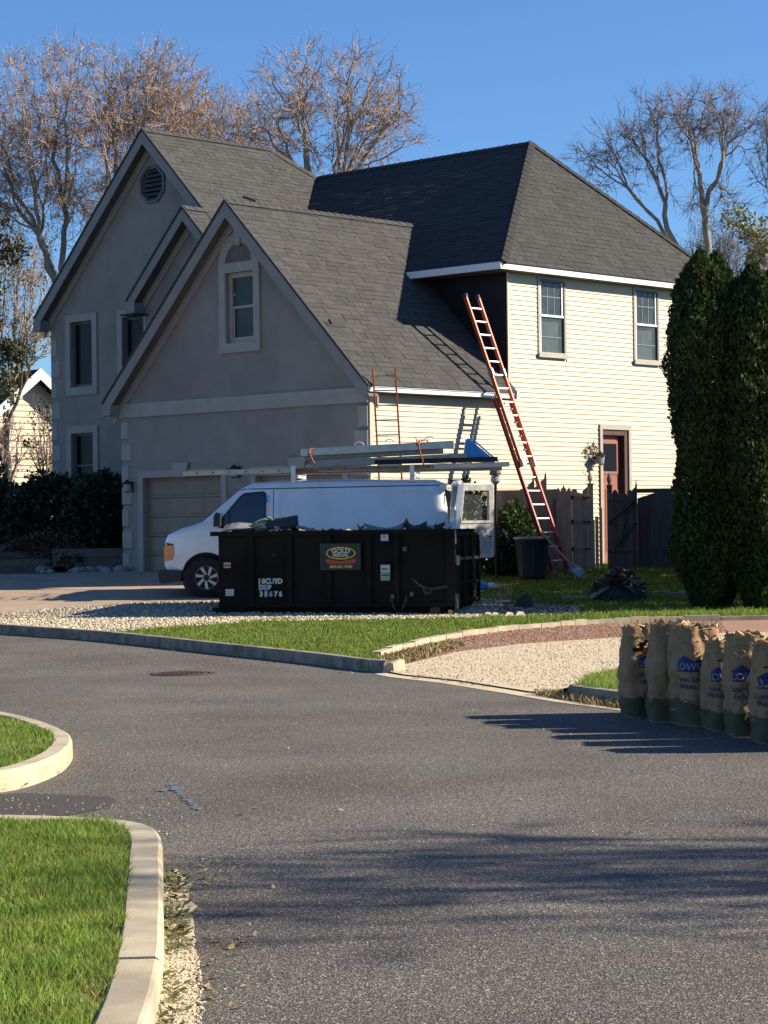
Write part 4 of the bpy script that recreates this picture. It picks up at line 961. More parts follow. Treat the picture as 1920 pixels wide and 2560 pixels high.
# ================================================================== DUMPSTER
DA = R_(-14); DL, DW, DH, DZ = 4.08, 2.16, 1.44, .29
dp = thing('dumpster', 'long black roll-off dumpster parked on gravel, heaped with roofing scraps', 'dumpster', (-2.918, 38.0, DZ), DA)
b = MB()
b.panel([(.13, .16), (DL, .16), (DL, DH - .02), (.13, DH - .02)], [], lambda x, z: (x, 0, z), (0, .05, 0)); b.build('side_wall', 'dumpster_paint', dp)
MB().panel([(.13, .16), (DL, .16), (DL, DH - .02), (.13, DH - .02)], [], lambda x, z: (x, DW - .05, z), (0, .05, 0)).build('side_wall', 'dumpster_paint', dp)
MB().box((.13, .05, .16), (.18, DW - .05, DH - .02)).build('front_wall', 'dumpster_paint', dp)
MB().box((.18, .05, .16), (DL - .05, DW - .05, .22)).build('floor', 'dumpster_paint', dp)
# rim
MB().box((.0, -.05, DH - .075), (DL, .05, DH)).box((.0, DW - .05, DH - .075), (DL, DW + .05, DH)).box((.0, .05, DH - .075), (.13, DW - .05, DH)).build('top_rail', 'dumpster_paint', dp)
# ribs, mid seam, sill
for x in (.71, 1.38, 2.06, 2.74, 3.22):
    MB().box((x - .045, -.055, .17), (x + .045, -.001, DH - .08)).build('rib', 'dumpster_paint', dp)
MB().box((.13, -.03, .16), (DL, -.001, .24)).box((.13, -.018, .86), (DL - .9, -.001, .895)).build('side_rail', 'dumpster_paint', dp)
MB().prism([(0, 0), (DL - .15, 0), (DL, .16), (.13, .16), (0, .12)], lambda x, z: (x, .12, z), (0, DW - .24, 0)).box((.02, -.03, .0), (.6, .12, .16)).box((.02, DW - .12, 0), (.6, DW + .03, .16)).build('skid_frame', 'dumpster_paint', dp)
for y in (.15, DW - .15):
    M = Matrix.Translation((DL - .25, y, .09)) @ Matrix.Rotation(R_(90), 4, 'X')
    MB().lathe([(0, -.06), (.09, -.06), (.09, .06), (0, .06)], 14, M).build('roller', 'rust_steel', dp)
# tailgate on the right end
tg = MB().box((DL + .005, .04, .17), (DL + .06, DW - .04, DH - .05)).build('tailgate', 'dumpster_paint', dp)
for y in (.08, .75, 1.42, DW - .14): MB().box((DL + .061, y, .2), (DL + .11, y + .07, DH - .1)).build('rib', 'dumpster_paint', tg)
for z in (.22, .52, .92, DH - .12): MB().box((DL + .062, .16, z), (DL + .10, DW - .14, z + .05)).build('rail', 'rust_steel' if z == .92 else 'dumpster_paint', tg)
MB().box((DL - .02, -.06, .17), (DL + .12, .03, DH + .0)).build('corner_post', 'dumpster_paint', dp)
MB().box((DL + .121, -.05, DH - .25), (DL + .14, .02, DH - .02)).box((DL + .121, -.05, DH - .55), (DL + .135, -.01, DH - .35)).box((DL + .121, -.05, .12), (DL + .16, .10, .38)).build('worn_edge', 'rust_steel', dp)
MB().box((DL + .13, .02, .84), (DL + .15, .22, 1.0)).build('reflective_sticker', 'sticker_green', dp)
for z, x in ((.34, 3.45), (1.08, 3.34), (.30, 3.12)): MB().box((x, -.09, z), (x + .06, -.03, z + .07)).build('latch_lug', 'rust_steel', dp)
# chains
def chain(pts, name, parent, r_=.011, material='rust_steel'):
    mb = MB(); P = [Vector(p) for p in pts]; tot = sum((b_ - a).length for a, b_ in zip(P, P[1:])); n_ = int(tot / .045); 
    for i in range(n_):
        s = tot * (i + .5) / n_; acc = 0
        for a, b_ in zip(P, P[1:]):
            L = (b_ - a).length
            if acc + L >= s: c = a.lerp(b_, (s - acc) / L); d = (b_ - a).normalized(); break
            acc += L
        x = d.cross(Vector((0, 1, 0))).normalized() if i % 2 else d.cross(Vector((1, .3, 0))).normalized()
        ring = [c + d * (.03 * math.cos(t)) + x * (.016 * math.sin(t)) for t in [2 * math.pi * k / 8 for k in range(9)]]
        mb.tube(ring, r_ * .5, 4, cap=False)
    return mb.build(name, material, parent)
chain([(3.50, -.09, .62), (3.62, -.10, .52), (3.74, -.10, .47), (3.86, -.10, .46), (DL, -.09, .50)], 'chain', dp)
chain([(3.66, -.10, .50), (3.72, -.10, .39), (3.80, -.10, .40), (3.82, -.1, .46)], 'chain', dp)
chain([(3.13, -.10, .34), (3.15, -.10, .24), (3.18, -.10, .16), (3.20, -.1, .12)], 'chain', dp); chain([(3.40, -.10, .34), (3.37, -.10, .24), (3.34, -.10, .17), (3.32, -.1, .12)], 'chain', dp)
# stickers and lettering
MB().box((.235, -.056, .83), (.36, -.052, .92)).build('sticker', 'sticker_white', dp)
MB().box((.235, -.060, .845), (.36, -.0565, .90)).build('sticker_band', 'sticker_red', dp)
MB().box((.26, -.056, .36), (.41, -.052, .475)).build('sticker', 'sticker_white', dp)
MB().box((.29, -.060, .385), (.38, -.0565, .45)).build('sticker_centre', 'paint_cream', dp)
MB().box((2.96, -.056, 1.255), (3.09, -.052, 1.36)).build('sticker', 'sticker_white', dp)
MB().box((3.0, -.060, 1.315), (3.05, -.0565, 1.335)).build('sticker_print', 'sticker_red', dp)
MB().box((2.95, -.056, .74), (3.11, -.052, .86)).build('sticker', 'sticker_white', dp)
MB().box((2.95, -.056, .60), (3.11, -.052, .735)).build('sticker', 'sticker_green', dp)
MB().box((2.97, -.060, .78), (3.08, -.0565, .80)).box((2.97, -.060, .68), (3.09, -.0565, .70)).build('sticker_print', 'logo_blue', dp)
RX = Matrix.Rotation(R_(90), 4, 'X')
def dt(s, size, x, z, m_, y=-.060, bold=.008, sx=1.0, name='lettering'): return text(s, size, m_, dp, Matrix.Translation((x, y, z)) @ RX, name, .001, bold, sx=sx)
xx = .86
for ch, c_ in zip('10CUYD', ['paint_cream', 'paint_cream', 'paint_cream', 'paint_blue_pale', 'paint_cream', 'paint_cream']):
    dt(ch, .115, xx, .60, c_); xx += .072
xx = .89
for ch, c_ in zip('DEP', ['paint_cream', 'paint_blue_pale', 'paint_cream']): dt(ch, .11, xx, .495, c_); xx += .072
xx = .89
for ch, c_ in zip('35676', ['paint_cream', 'paint_cream', 'paint_blue_pale', 'paint_cream', 'paint_cream']): dt(ch, .115, xx, .385, c_); xx += .084
sg = MB().box((1.92, -.075, .78), (2.62, -.0605, 1.22)).build('company_sign', 'sign_board', dp)
def oval(cx, cz, rx, rz, r2, y, m_, nm):
    n_ = 28; MB().panel([(cx + rx * math.cos(2 * math.pi * k / n_), cz + rz * math.sin(2 * math.pi * k / n_)) for k in range(n_)], [[(cx + (rx - r2) * math.cos(2 * math.pi * k / n_), cz + (rz - r2) * math.sin(2 * math.pi * k / n_)) for k in range(n_)]] if r2 else [], lambda x, z: (x, y, z), (0, .004, 0)).build(nm, m_, sg)
oval(2.28, 1.06, .255, .105, .022, -.081, 'sign_yellow', 'oval_ring')
dt('GOLD', .10, 2.28, 1.095, 'sign_cream', -.079, .004, 1.15); dt('MEDAL', .075, 2.28, 1.025, 'sign_cream', -.079, .003, 1.15)
MB().prism([(2.02, .965), (2.02, .915), (2.05, .905), (2.05, .885), (2.51, .885), (2.51, .905), (2.54, .915), (2.54, .965), (2.28, .925)], lambda x, z: (x, -.0815, z), (0, .004, 0)).build('ribbon', 'sign_red', sg)
dt('609-361-4700', .065, 2.28, .835, 'sign_yellow', -.079, .003, 1.05)
dt('#', .07, 1.12, 1.02, 'rust_steel')
DM = Matrix.Translation(dp.location) @ Matrix.Rotation(DA, 4, 'Z')
# load: every scrap a thing of its own
r = random.Random(12)
bed = MB(); nx, ny = 24, 10
def loadz(x, y): return DH - .22 + .20 * noise.noise(Vector((x * 1.3, y * 1.3, 2))) + .12 * noise.noise(Vector((x * 4, y * 4, 7)))
for i in range(nx):
    for j in range(ny): bed.v.append((.2 + (DL - .3) * i / (nx - 1), .07 + (DW - .14) * j / (ny - 1), loadz(.2 + (DL - .3) * i / (nx - 1), .07 + (DW - .14) * j / (ny - 1))))
bed.f = [(i * ny + j, (i + 1) * ny + j, (i + 1) * ny + j + 1, i * ny + j + 1) for i in range(nx - 1) for j in range(ny - 1)]
bed.v = [tuple(DM @ Vector(p)) for p in bed.v]
tag(bed.build('roofing_debris', 'scrap_dark', fix=False), 'packed mass of torn roofing filling the black dumpster', 'debris', kind='stuff')
def scrap(name, label, cat, x, y, z, L, W_, T, rz, rx_, ry, m_, group='roofing scraps heaped in the dumpster'):
    M = DM @ Matrix.Translation((x, y, z)) @ Matrix.Rotation(R_(rz), 4, 'Z') @ Matrix.Rotation(R_(ry), 4, 'Y') @ Matrix.Rotation(R_(rx_), 4, 'X')
    mb = MB(); n_ = 5; vs = []
    for i in range(n_):
        t = i / (n_ - 1); bend = T * 1.5 * math.sin(t * 3.1 + x) if m_ in ('scrap_dark', 'scrap_pale', 'scrap_green') else 0
        jl = .12 * W_ * math.sin(i * 2.3 + x * 5) if m_ == 'scrap_dark' else 0
        for (yy, zz) in ((-W_ / 2 + jl, -T / 2), (W_ / 2 + jl * .5, -T / 2), (W_ / 2 + jl * .5, T / 2), (-W_ / 2 + jl, T / 2)): vs.append((L * (t - .5), yy, zz + bend))
    fs = [(i * 4 + k, i * 4 + (k + 1) % 4, (i + 1) * 4 + (k + 1) % 4, (i + 1) * 4 + k) for i in range(n_ - 1) for k in range(4)] + [(0, 1, 2, 3), ((n_ - 1) * 4 + 3, (n_ - 1) * 4 + 2, (n_ - 1) * 4 + 1, (n_ - 1) * 4)]
    mb.add([M @ Vector(v) for v in vs], fs); return tag(mb.build(name, m_), label, cat, group)
S = scrap
S('roofing_slab', 'big black roofing slab tilted up out of the dumpster in front of the van side', 'roofing scrap', 1.10, .35, DH + .10, .62, .40, .05, 8, 25, -22, 'scrap_dark')
S('roofing_slab', 'dark folded roofing piece sticking up at the right end of the dumpster', 'roofing scrap', 3.45, .4, DH + .10, .34, .3, .09, 20, 15, 24, 'scrap_dark')
S('roofing_slab', 'low dark scrap beside the folded piece at the dumpster right end', 'roofing scrap', 3.75, .35, DH + .03, .3, .3, .07, -10, 10, 8, 'scrap_dark')
S('roofing_slab', 'curled tan-grey roofing roll lying on the load right of centre', 'roofing scrap', 2.95, .3, DH + .04, .62, .28, .06, 4, 18, -6, 'scrap_pale')
S('roofing_slab', 'pale grey scrap slab at the left corner of the dumpster', 'roofing scrap', .38, .3, DH + .05, .5, .3, .03, 3, 20, -6, 'scrap_pale')
S('wood_scrap', 'bright orange-brown wood stick standing up near the dumpster left corner', 'wood scrap', .68, .2, DH + .06, .24, .035, .03, 10, 0, -42, 'scrap_wood')
S('wood_scrap', 'flat reddish wood scrap between black slab and upright stick', 'wood scrap', .95, .22, DH + .05, .26, .09, .03, -8, 20, 12, 'scrap_wood')
S('wood_scrap', 'small pale wood block among the scraps by the black slab', 'wood scrap', 1.12, .15, DH + .05, .10, .07, .05, 30, 10, 5, 'scrap_wood')
S('roofing_slab', 'greenish tent-shaped scrap leaning behind the upright stick', 'roofing scrap', .80, .35, DH + .09, .3, .26, .03, 20, 40, -35, 'scrap_green')
S('roofing_slab', 'greenish strip sloping down beside the tent-shaped scrap', 'roofing scrap', .98, .42, DH + .11, .34, .06, .03, 4, 10, 38, 'scrap_green')
S('roofing_slab', 'white crumpled strip lying along the rim right of the black slab', 'roofing scrap', 1.72, .12, DH + .015, .5, .10, .03, 2, 12, 2, 'scrap_pale')
for k in range(60):
    x = r.uniform(.25, DL - .2); y = r.uniform(.15, DW - .2); m_ = r.choice(['scrap_dark'] * 6 + ['scrap_pale', 'scrap_wood', 'scrap_wood', 'scrap_green'])
    S('roofing_scrap', 'torn roofing scrap in the jumble on top of the dumpster load', 'roofing scrap', x, y, DH - .03 + r.uniform(-.05, .06), r.uniform(.12, .34), r.uniform(.06, .2), r.uniform(.015, .04), r.uniform(0, 180), r.uniform(-35, 35), r.uniform(-28, 28), m_, 'small torn scraps mixed through the dumpster load')
# wooden block under the dumpster corner
tag(MB().box((1.03, 36.87, .25), (1.10, 36.97, .40)).build('wood_block', 'scrap_wood'), 'short bright wooden block standing under the dumpster corner', 'wood block')
for k in range(7):
    a = MB(); s = r.uniform(.05, .10); x, y = 1.15 + k * .17 + r.uniform(-.04, .04), 36.75 + r.uniform(-.1, .12)
    a.add([(x - s, y - s * .7, G(y) + .03), (x + s, y - s * .6, G(y) + .03), (x + s * .8, y + s * .7, G(y) + .03), (x - s * .8, y + s * .6, G(y) + .03), (x - s * .4, y - s * .3, G(y) + .04 + s * .7), (x + s * .5, y + s * .2, G(y) + .04 + s * .6)], [(0, 1, 2, 3), (0, 1, 5, 4), (2, 3, 4, 5), (1, 2, 5), (3, 0, 4)])
    tag(a.build('rubble_stone', 'stone_pale'), 'loose pale rubble stone in the grass edge right of the dumpster', 'stone', 'rubble stones by the dumpster corner')

# ================================================================== VAN
VA = R_(-5); VZ = .49
van = thing('van', 'white work van with ladder racks and open rear doors, parked behind the black dumpster', 'van', (-4.08, 41.3, VZ), VA)
# local: x from nose (0) to tail (5.3), y 0 = near side, 2.0 = far side, z up from ground
VL, VW = 5.30, 2.0
prof = [(0.10, .52), (.03, .60), (.01, .82), (.02, 1.06), (.08, 1.19), (.36, 1.31), (.60, 1.37), (.74, 1.42), (1.46, 2.03), (1.62, 2.10), (2.1, 2.14), (3.4, 2.15), (5.0, 2.13), (5.16, 2.08), (5.24, 1.6), (5.29, 1.1), (5.30, .50)]
def proftop(x):
    t = [p for p in prof[2:15]]
    for (x0, z0), (x1, z1) in zip(t, t[1:]):
        if x0 <= x <= x1: return z0 + (z1 - z0) * (x - x0) / max(x1 - x0, 1e-6)
    return prof[2][1] if x < .02 else 2.0
def yside(x, z):
    """inset of the near side surface from y=0 at (x,z)"""
    i = 0
    if z > 1.15: i += .16 * ((z - 1.15) / .95) ** 1.6
    if z < .8: i += .05 * ((.8 - z) / .4) ** 2
    if x < .8: i += .17 * ((.8 - x) / .8) ** 2.2
    if x > 5.0: i += .05 * ((x - 5.0) / .3) ** 2
    d = proftop(x) - z
    if d < .10: i += .10 - math.sqrt(max(0, .01 - (.10 - d) ** 2))
    return i
def van_panel(outline, off, material, name, parent=van, mirror=False, holes=(), nx=.12, nz=.09, smooth=True):
    bm = bmesh.new(); loops = [outline] + list(holes); flat = [p for lp in loops for p in lp]
    vs = [bm.verts.new((p[0], 0, p[1])) for p in flat]
    for t in tessellate_polygon([[Vector((p[0], p[1], 0)) for p in lp] for lp in loops]):
        try: bm.faces.new([vs[i] for i in t])
        except ValueError: pass
    xs = [p[0] for p in outline]; zs = [p[1] for p in outline]
    x = min(xs) + nx
    while x < max(xs): bmesh.ops.bisect_plane(bm, geom=bm.verts[:] + bm.edges[:] + bm.faces[:], plane_co=(x, 0, 0), plane_no=(1, 0, 0)); x += nx
    z = min(zs) + nz
    while z < max(zs): bmesh.ops.bisect_plane(bm, geom=bm.verts[:] + bm.edges[:] + bm.faces[:], plane_co=(0, 0, z), plane_no=(0, 0, 1)); z += nz
    for v in bm.verts:
        y = yside(v.co.x, v.co.z) - off
        v.co.y = VW - y if mirror else y
    bmesh.ops.recalc_face_normals(bm, faces=bm.faces)
    s = sum(f.normal.y * f.calc_area() for f in bm.faces)
    if (s > 0) != mirror: bmesh.ops.reverse_faces(bm, faces=bm.faces)
    me = bpy.data.meshes.new(name); bm.to_mesh(me); bm.free(); me.materials.append(MATS[material])
    if smooth: me.polygons.foreach_set('use_smooth', [True] * len(me.polygons))
    o = bpy.data.objects.new(name, me); col.objects.link(o); o.parent = parent; return o
def archpts(cx, r_, n_=12): return [(cx + r_ * math.cos(t), .395 + r_ * math.sin(t)) for t in [math.pi - math.pi * k / n_ for k in range(n_ + 1)]]
WX1, WX2 = .82, 4.32
low = [(5.27, .42)] + [p for p in reversed([(WX2 - .47, .42)] + [q for q in archpts(WX2, .45) if q[1] > .43] + [(WX2 + .47, .42)])] + [p for p in reversed([(WX1 - .47, .50)] + [q for q in archpts(WX1, .47) if q[1] > .51] + [(WX1 + .475, .42)])] + [(.10, .52)]
outline = prof[1:] + low[:-1]
outline = [prof[0]] + prof[1:-1] + [(5.29, .42)] + low[1:]
winpoly = [(1.03, 1.36), (1.08, 1.45), (1.44, 1.88), (1.52, 1.94), (1.88, 1.97), (1.93, 1.93), (1.93, 1.33), (1.88, 1.30), (1.08, 1.30)]
body = van_panel(outline, 0, 'van_white', 'body', holes=[winpoly])
van_panel(outline, 0, 'van_white', 'body_side', body, mirror=True, holes=[winpoly])
# skin across the top: nose, bonnet, windscreen band, roof, tail
def across(pts, name, material, parent, off=0.0, n_=16, inset=0.0):
    mb = MB(); rows = []
    for (x, z) in pts:
        ys = yside(x, z - .0001) + inset; row = []
        for k in range(n_ + 1):
            t = -1 + 2 * k / n_; c = .035 * (1 - t * t); row.append((x - (c if x < .1 else 0) + (off if x > 5 else 0), 1.0 + t * (1.0 - ys), z + (c if x > .1 and x < 5.1 else 0) + off))
        rows.append(row)
    vs = [p for rw in rows for p in rw]; m_ = n_ + 1
    mb.add(vs, [(i * m_ + k, i * m_ + k + 1, (i + 1) * m_ + k + 1, (i + 1) * m_ + k) for i in range(len(rows) - 1) for k in range(n_)])
    return mb.build(name, material, parent, smooth=True)
def densify(pts, n_=4):
    o_ = []
    for a, b_ in zip(pts, pts[1:]): o_ += [(a[0] + (b_[0] - a[0]) * k / n_, a[1] + (b_[1] - a[1]) * k / n_) for k in range(n_)]
    return o_ + [pts[-1]]
across(densify(prof[0:8], 3), 'bonnet', 'van_white', body); across(densify(prof[7:9], 6), 'windscreen', 'van_glass', body); across(densify(prof[8:14], 4), 'roof_skin', 'van_white', body)
across([(.76, 1.437), (.80, 1.475)], 'cowl', 'van_trim', body, .006)
# rear opening: header, sills, dark interior
MB().box((5.1, .18, 1.95), (5.22, 1.82, 2.06)).box((5.15, .06, .42), (5.30, 1.94, .60)).build('rear_frame', 'van_white', body)
MB().add([(2.3, .22, .62), (5.2, .12, .62), (5.2, 1.88, .62), (2.3, 1.78, .62), (2.3, .3, 1.98), (5.1, .25, 1.98), (5.1, 1.75, 1.98), (2.3, 1.7, 1.98)], [(0, 1, 2, 3), (7, 6, 5, 4), (0, 4, 5, 1), (3, 2, 6, 7), (0, 3, 7, 4)]).build('cargo_bay', 'van_interior', van)
MB().box((.3, .12, .40), (5.2, 1.88, .55)).build('underbody', 'van_trim', van)
MB().box((1.2, .2, .55), (2.28, 1.8, 1.10)).box((1.75, .3, 1.1), (1.95, .8, 1.68)).box((1.75, 1.2, 1.1), (1.95, 1.7, 1.68)).build('seats', 'van_trim', van)
# side glass with gasket, pillar creases, cargo panel pressing
van_panel(winpoly, -.012, 'van_glass', 'window', body, nx=.3, nz=.2)
gas = [(x + (.03 if x < 1.5 else -.03) * 0, z) for x, z in winpoly]
ring_in = [(1.0 * (x - 1.55) * .93 + 1.55, (z - 1.62) * .92 + 1.62) for x, z in winpoly]
van_panel(winpoly, .004, 'van_trim', 'window_gasket', body, holes=[ring_in], nx=.3, nz=.2)
van_panel([(1.24, 1.31), (1.27, 1.31), (1.27, 1.66), (1.24, 1.63)], .006, 'van_trim', 'vent_divider', body, nx=.3, nz=.2)
van_panel([(1.85, 1.15), (2.01, 1.15), (2.01, 1.185), (1.85, 1.185)], .02, 'van_trim', 'door_handle', body, nx=.3)
van_panel([(4.55, .92), (4.72, .92), (4.72, 1.08), (4.55, 1.08)], .004, 'van_trim', 'fuel_flap_seam', body, holes=[[(4.556, .926), (4.714, .926), (4.714, 1.074), (4.556, 1.074)]], nx=.4)
van_panel([(1.2, 2.0), (5.1, 2.03), (5.1, 2.045), (1.6, 2.02)], .008, 'van_trim', 'drip_rail', body, nx=.3)
for s_, mir in ((0, False), (1, True)):
    for x0_ in (1.34, 2.06): van_panel([(x0_, .9 if x0_ < 2 else .5), (x0_ + .012, .9 if x0_ < 2 else .5), (x0_ + .012, 1.28 if x0_ < 2 else 2.0), (x0_, 1.28 if x0_ < 2 else 2.0)], .003, 'van_trim', 'door_seam', body, mirror=mir, nx=.5)
    def rim_strip(pts, wd, off, nm):
        n_ = len(pts); cx = sum(p[0] for p in pts) / n_; cz = sum(p[1] for p in pts) / n_
        inner = []
        for i, p in enumerate(pts):
            d = Vector((cx - p[0], cz - p[1])).normalized(); inner.append((p[0] + d.x * wd, p[1] + d.y * wd))
        van_panel(pts, off * .5, 'van_white', nm, body, mirror=mir, holes=[inner], nx=.2, nz=.1)
    rr_ = .07
    rim_strip([(2.17, 1.26), (5.0, 1.26), (5.06, 1.32), (4.98, 1.87), (4.90, 1.93), (2.24, 1.95), (2.17, 1.88)], .022, .014, 'panel_crease')
van_panel([(.5, 1.135), (5.2, 1.165), (5.2, 1.19), (.5, 1.16)], .010, 'van_white', 'belt_crease', body, nx=.3)
van_panel([(1.4, .76), (5.2, .76), (5.2, .82), (1.4, .82)], .014, 'van_trim', 'side_moulding', body, nx=.3)
# wheels
def wheel(cx, near=True):
    y0 = .02 if near else VW - .02; sgn = 1 if near else -1
    M = Matrix.Translation((cx, y0 + sgn * .11, .40)) @ Matrix.Diagonal((1.08, 1, 1.08, 1)) @ Matrix.Rotation(R_(90 * sgn), 4, 'X')
    wl = MB().lathe([(.20, -.115), (.33, -.115), (.362, -.09), (.372, 0), (.362, .09), (.33, .115), (.20, .115)], 32, M).build('wheel', 'tyre', van, smooth=True)
    h = MB().lathe([(.205, -.11), (.205, .02), (.19, .10), (.20, .112), (.212, .112)], 28, M); h.build('rim', 'rim_metal', wl, smooth=True)
    MB().lathe([(0, .04), (.20, .04)], 20, M).build('brake_disc', 'black_metal', wl)
    MB().lathe([(0, .10), (.05, .10), (.058, .08)], 16, M).build('hub_cap', 'black_metal', wl)
    s = MB()
    for k in range(7):
        t = 2 * math.pi * k / 7; t2 = t + .30
        pts = [(.05 * math.cos(t - .5), .05 * math.sin(t - .5)), (.195 * math.cos(t2 - .19), .195 * math.sin(t2 - .19)), (.195 * math.cos(t2 + .10), .195 * math.sin(t2 + .10)), (.06 * math.cos(t + .35), .06 * math.sin(t + .35))]
        s.prism(pts, lambda a, c: M @ Vector((a, c, .075)), M.to_3x3() @ Vector((0, 0, .02)))
    s.build('spokes', 'rim_metal', wl)
    MB().lathe([(.20, -.05), (.44, -.05), (.44, -.20), (.2, -.2)], 20, M).build('wheel_well', 'van_trim', wl)
wheel(WX1); wheel(WX2); wheel(WX1, False); wheel(WX2, False)
for cx in (WX1, WX2):   # black arch liners
    a = [(p[0], p[1]) for p in archpts(cx, .472, 14) if p[1] > .45]; b_ = [(cx + (p[0] - cx) * .965, .395 + (p[1] - .395) * .965) for p in a]
    van_panel(a + b_[::-1], .008, 'van_trim', 'arch_trim', body, nx=.2, nz=.2)
# bumper, lamps, grille, mirror, wipers
MB().prism([(-.06, .34), (-.02, .30), (.34, .34), (.36, .54), (-.02, .56), (-.07, .50)], lambda x, z: (x, .03, z), (0, 1.94, 0)).build('bumper', 'van_trim', van)
MB().prism([(5.29, .46), (5.45, .46), (5.47, .62), (5.29, .64)], lambda x, z: (x, .06, z), (0, 1.88, 0)).build('rear_bumper', 'alu', van)
van_panel([(.015, .70), (.19, .74), (.22, .86), (.205, 1.0), (.06, 1.03), (.018, .95)], .010, 'amber_lens', 'headlight', body, nx=.06, nz=.06)
van_panel([(.10, .99), (.205, 1.005), (.21, 1.02), (.06, 1.045)], .013, 'van_trim', 'lamp_rim', body, nx=.06, nz=.06)
van_panel([(.015, .70), (.19, .74), (.22, .86), (.205, 1.0), (.06, 1.03), (.018, .95)], .010, 'amber_lens', 'headlight', body, mirror=True, nx=.06, nz=.06)
MB().box((-.012, .42, .68), (.02, 1.58, 1.0)).build('grille', 'van_trim', body)
MB().bar((1.12, .1, 1.38), (1.07, -.1, 1.42), .03, .03).build('mirror_arm', 'van_trim', van)
MB().prism([(1.0, 1.33), (1.12, 1.33), (1.13, 1.57), (1.05, 1.59), (1.01, 1.52)], lambda x, z: (x, -.24, z), (0, .2, 0)).build('mirror', 'van_trim', van)
MB().bar((.82, .35, 1.53), (1.1, .9, 1.78), .02, .02).bar((.82, 1.1, 1.53), (1.1, 1.6, 1.78), .02, .02).build('wiper', 'van_trim', van)
for yy in (.09, 1.91): MB().box((5.24, yy - .05, .85), (5.31, yy + .05, 1.2)).build('tail_light', 'tail_red', body)
# rear doors
def rear_door(hy, ang, inner_mat, label, sgn):
    """hinge at (5.24, hy); door plane local a (along width) rotated by ang about the hinge"""
    M = Matrix.Translation((5.26, hy, 0)) @ Matrix.Rotation(ang, 4, 'Z')
    L = .84 * sgn
    # lean of the door top follows the tail
    def to3(a, z): return M @ Vector((-.16 * max(0, (z - 1.1)) ** 1.5 * .55, a * L, z + .10))
    out = [(.02, .58), (.96, .58), (1.0, .64), (1.0, 1.15), (.95, 1.93), (.88, 2.0), (.12, 2.0), (.04, 1.92), (0, 1.15), (0, .62)]
    hole = [(.14, 1.28), (.86, 1.28), (.83, 1.85), (.78, 1.9), (.2, 1.9), (.16, 1.84)]
    t = M.to_3x3() @ Vector((-.07, 0, 0))
    d = MB().panel(out, [hole], to3, t).build('rear_door', 'van_white', van); d['label'] = label
    MB().panel(hole, [], lambda a, z: to3(a, z) + t * .5, t * .1).build('window', 'pane_side', d)
    # inner pressed panel with apertures, proud of the inner face
    inn = [(.07, .66), (.93, .66), (.93, 1.22), (.07, 1.22)]
    ho = [[(.45 + .10 * math.cos(q), .86 + .13 * math.sin(q)) for q in [2 * math.pi * k / 12 for k in range(12)]], [(.22, 1.06), (.34, 1.04), (.38, 1.12), (.28, 1.16)], [(.62, 1.05), (.78, 1.05), (.78, 1.14), (.62, 1.12)]]
    MB().panel(inn, ho, lambda a, z: to3(a, z) + t * 1.001, t * .25).build('inner_panel', inner_mat, d)
    MB().panel([(.02, 1.24), (.98, 1.24), (.93, 1.97), (.06, 1.97)], [[(.13, 1.29), (.86, 1.29), (.83, 1.86), (.18, 1.86)]], lambda a, z: to3(a, z) + t * 1.001, t * .35).build('window_frame', inner_mat, d)
    MB().tube([to3(.75, 1.0) + t * 1.6, to3(.9, .98) + t * 1.7], .012, 6).box((0, 0, 0), (.001, .001, .001)).build('latch_rod', 'rust_steel', d)
    return d
rear_door(.08, R_(-168), 'van_door_inner', 'open rear door on the near side', 1)
rear_door(1.92, R_(124), 'van_door_inner', 'open rear door showing its pale inner panel', -1)
# roof rack: two cross bars on posts
for x in (2.42, 4.60):
    for y in (.22, 1.78):
        MB().box((x - .04, y - .03, 2.02), (x + .04, y + .03, 2.42)).build('rack_post', 'alu_bright', van)
        MB().box((x - .05, y - .045, 2.02), (x + .05, y + .045, 2.10)).build('rack_foot', 'van_trim', van)
    MB().box((x - .03, .12, 2.22), (x + .03, 1.88, 2.27)).build('rack_bar', 'alu_bright', van)
VM = Matrix.Translation(van.location) @ Matrix.Rotation(VA, 4, 'Z')

# ------------------------------------------------------------------ ladders
def ladder(name, label, cat, pL, pR, dirv, length, pitch_, rail_w, rail_d, rail_mat, rung_mat, first=.25, normal=None, feet='claw', group=None, rung_r=.016, base=None):
    """pL,pR = centres of the rail feet; dirv along the rails"""
    pL, pR, d = Vector(pL), Vector(pR), Vector(dirv).normalized(); L = thing(name, label, cat, tuple((pL + pR) / 2), 0, group); o_ = (pL + pR) / 2
    x = (pR - pL).normalized(); nn = d.cross(x).normalized()
    for p in (pL, pR):
        q = p - o_
        a = MB(); s_ = 1 if p is pR else -1
        # channel section: web and two flanges facing outwards
        a.bar(q, q + d * length, rail_w * .25, rail_d, nn); a.bar(q + x * s_ * rail_w * .5 + nn * rail_d * .46, q + d * length + x * s_ * rail_w * .5 + nn * rail_d * .46, rail_w, rail_d * .08, nn); a.bar(q + x * s_ * rail_w * .5 - nn * rail_d * .46, q + d * length + x * s_ * rail_w * .5 - nn * rail_d * .46, rail_w, rail_d * .08, nn)
        a.build('rail', rail_mat, L)
        if feet: MB().bar(q - d * .03, q + d * .10, rail_w * 1.5, rail_d * 1.1, nn).bar(q - d * .05 - nn * .06, q - d * .05 + nn * .06, .05, .02, d).build('foot', 'alu_dull', L)
    s = first; rm = None
    while s < length - .05:
        c = d * s
        MB().tube([pL - o_ + c, pR - o_ + c], rung_r, 8).build('rung', rung_mat, L); s += pitch_
    return L
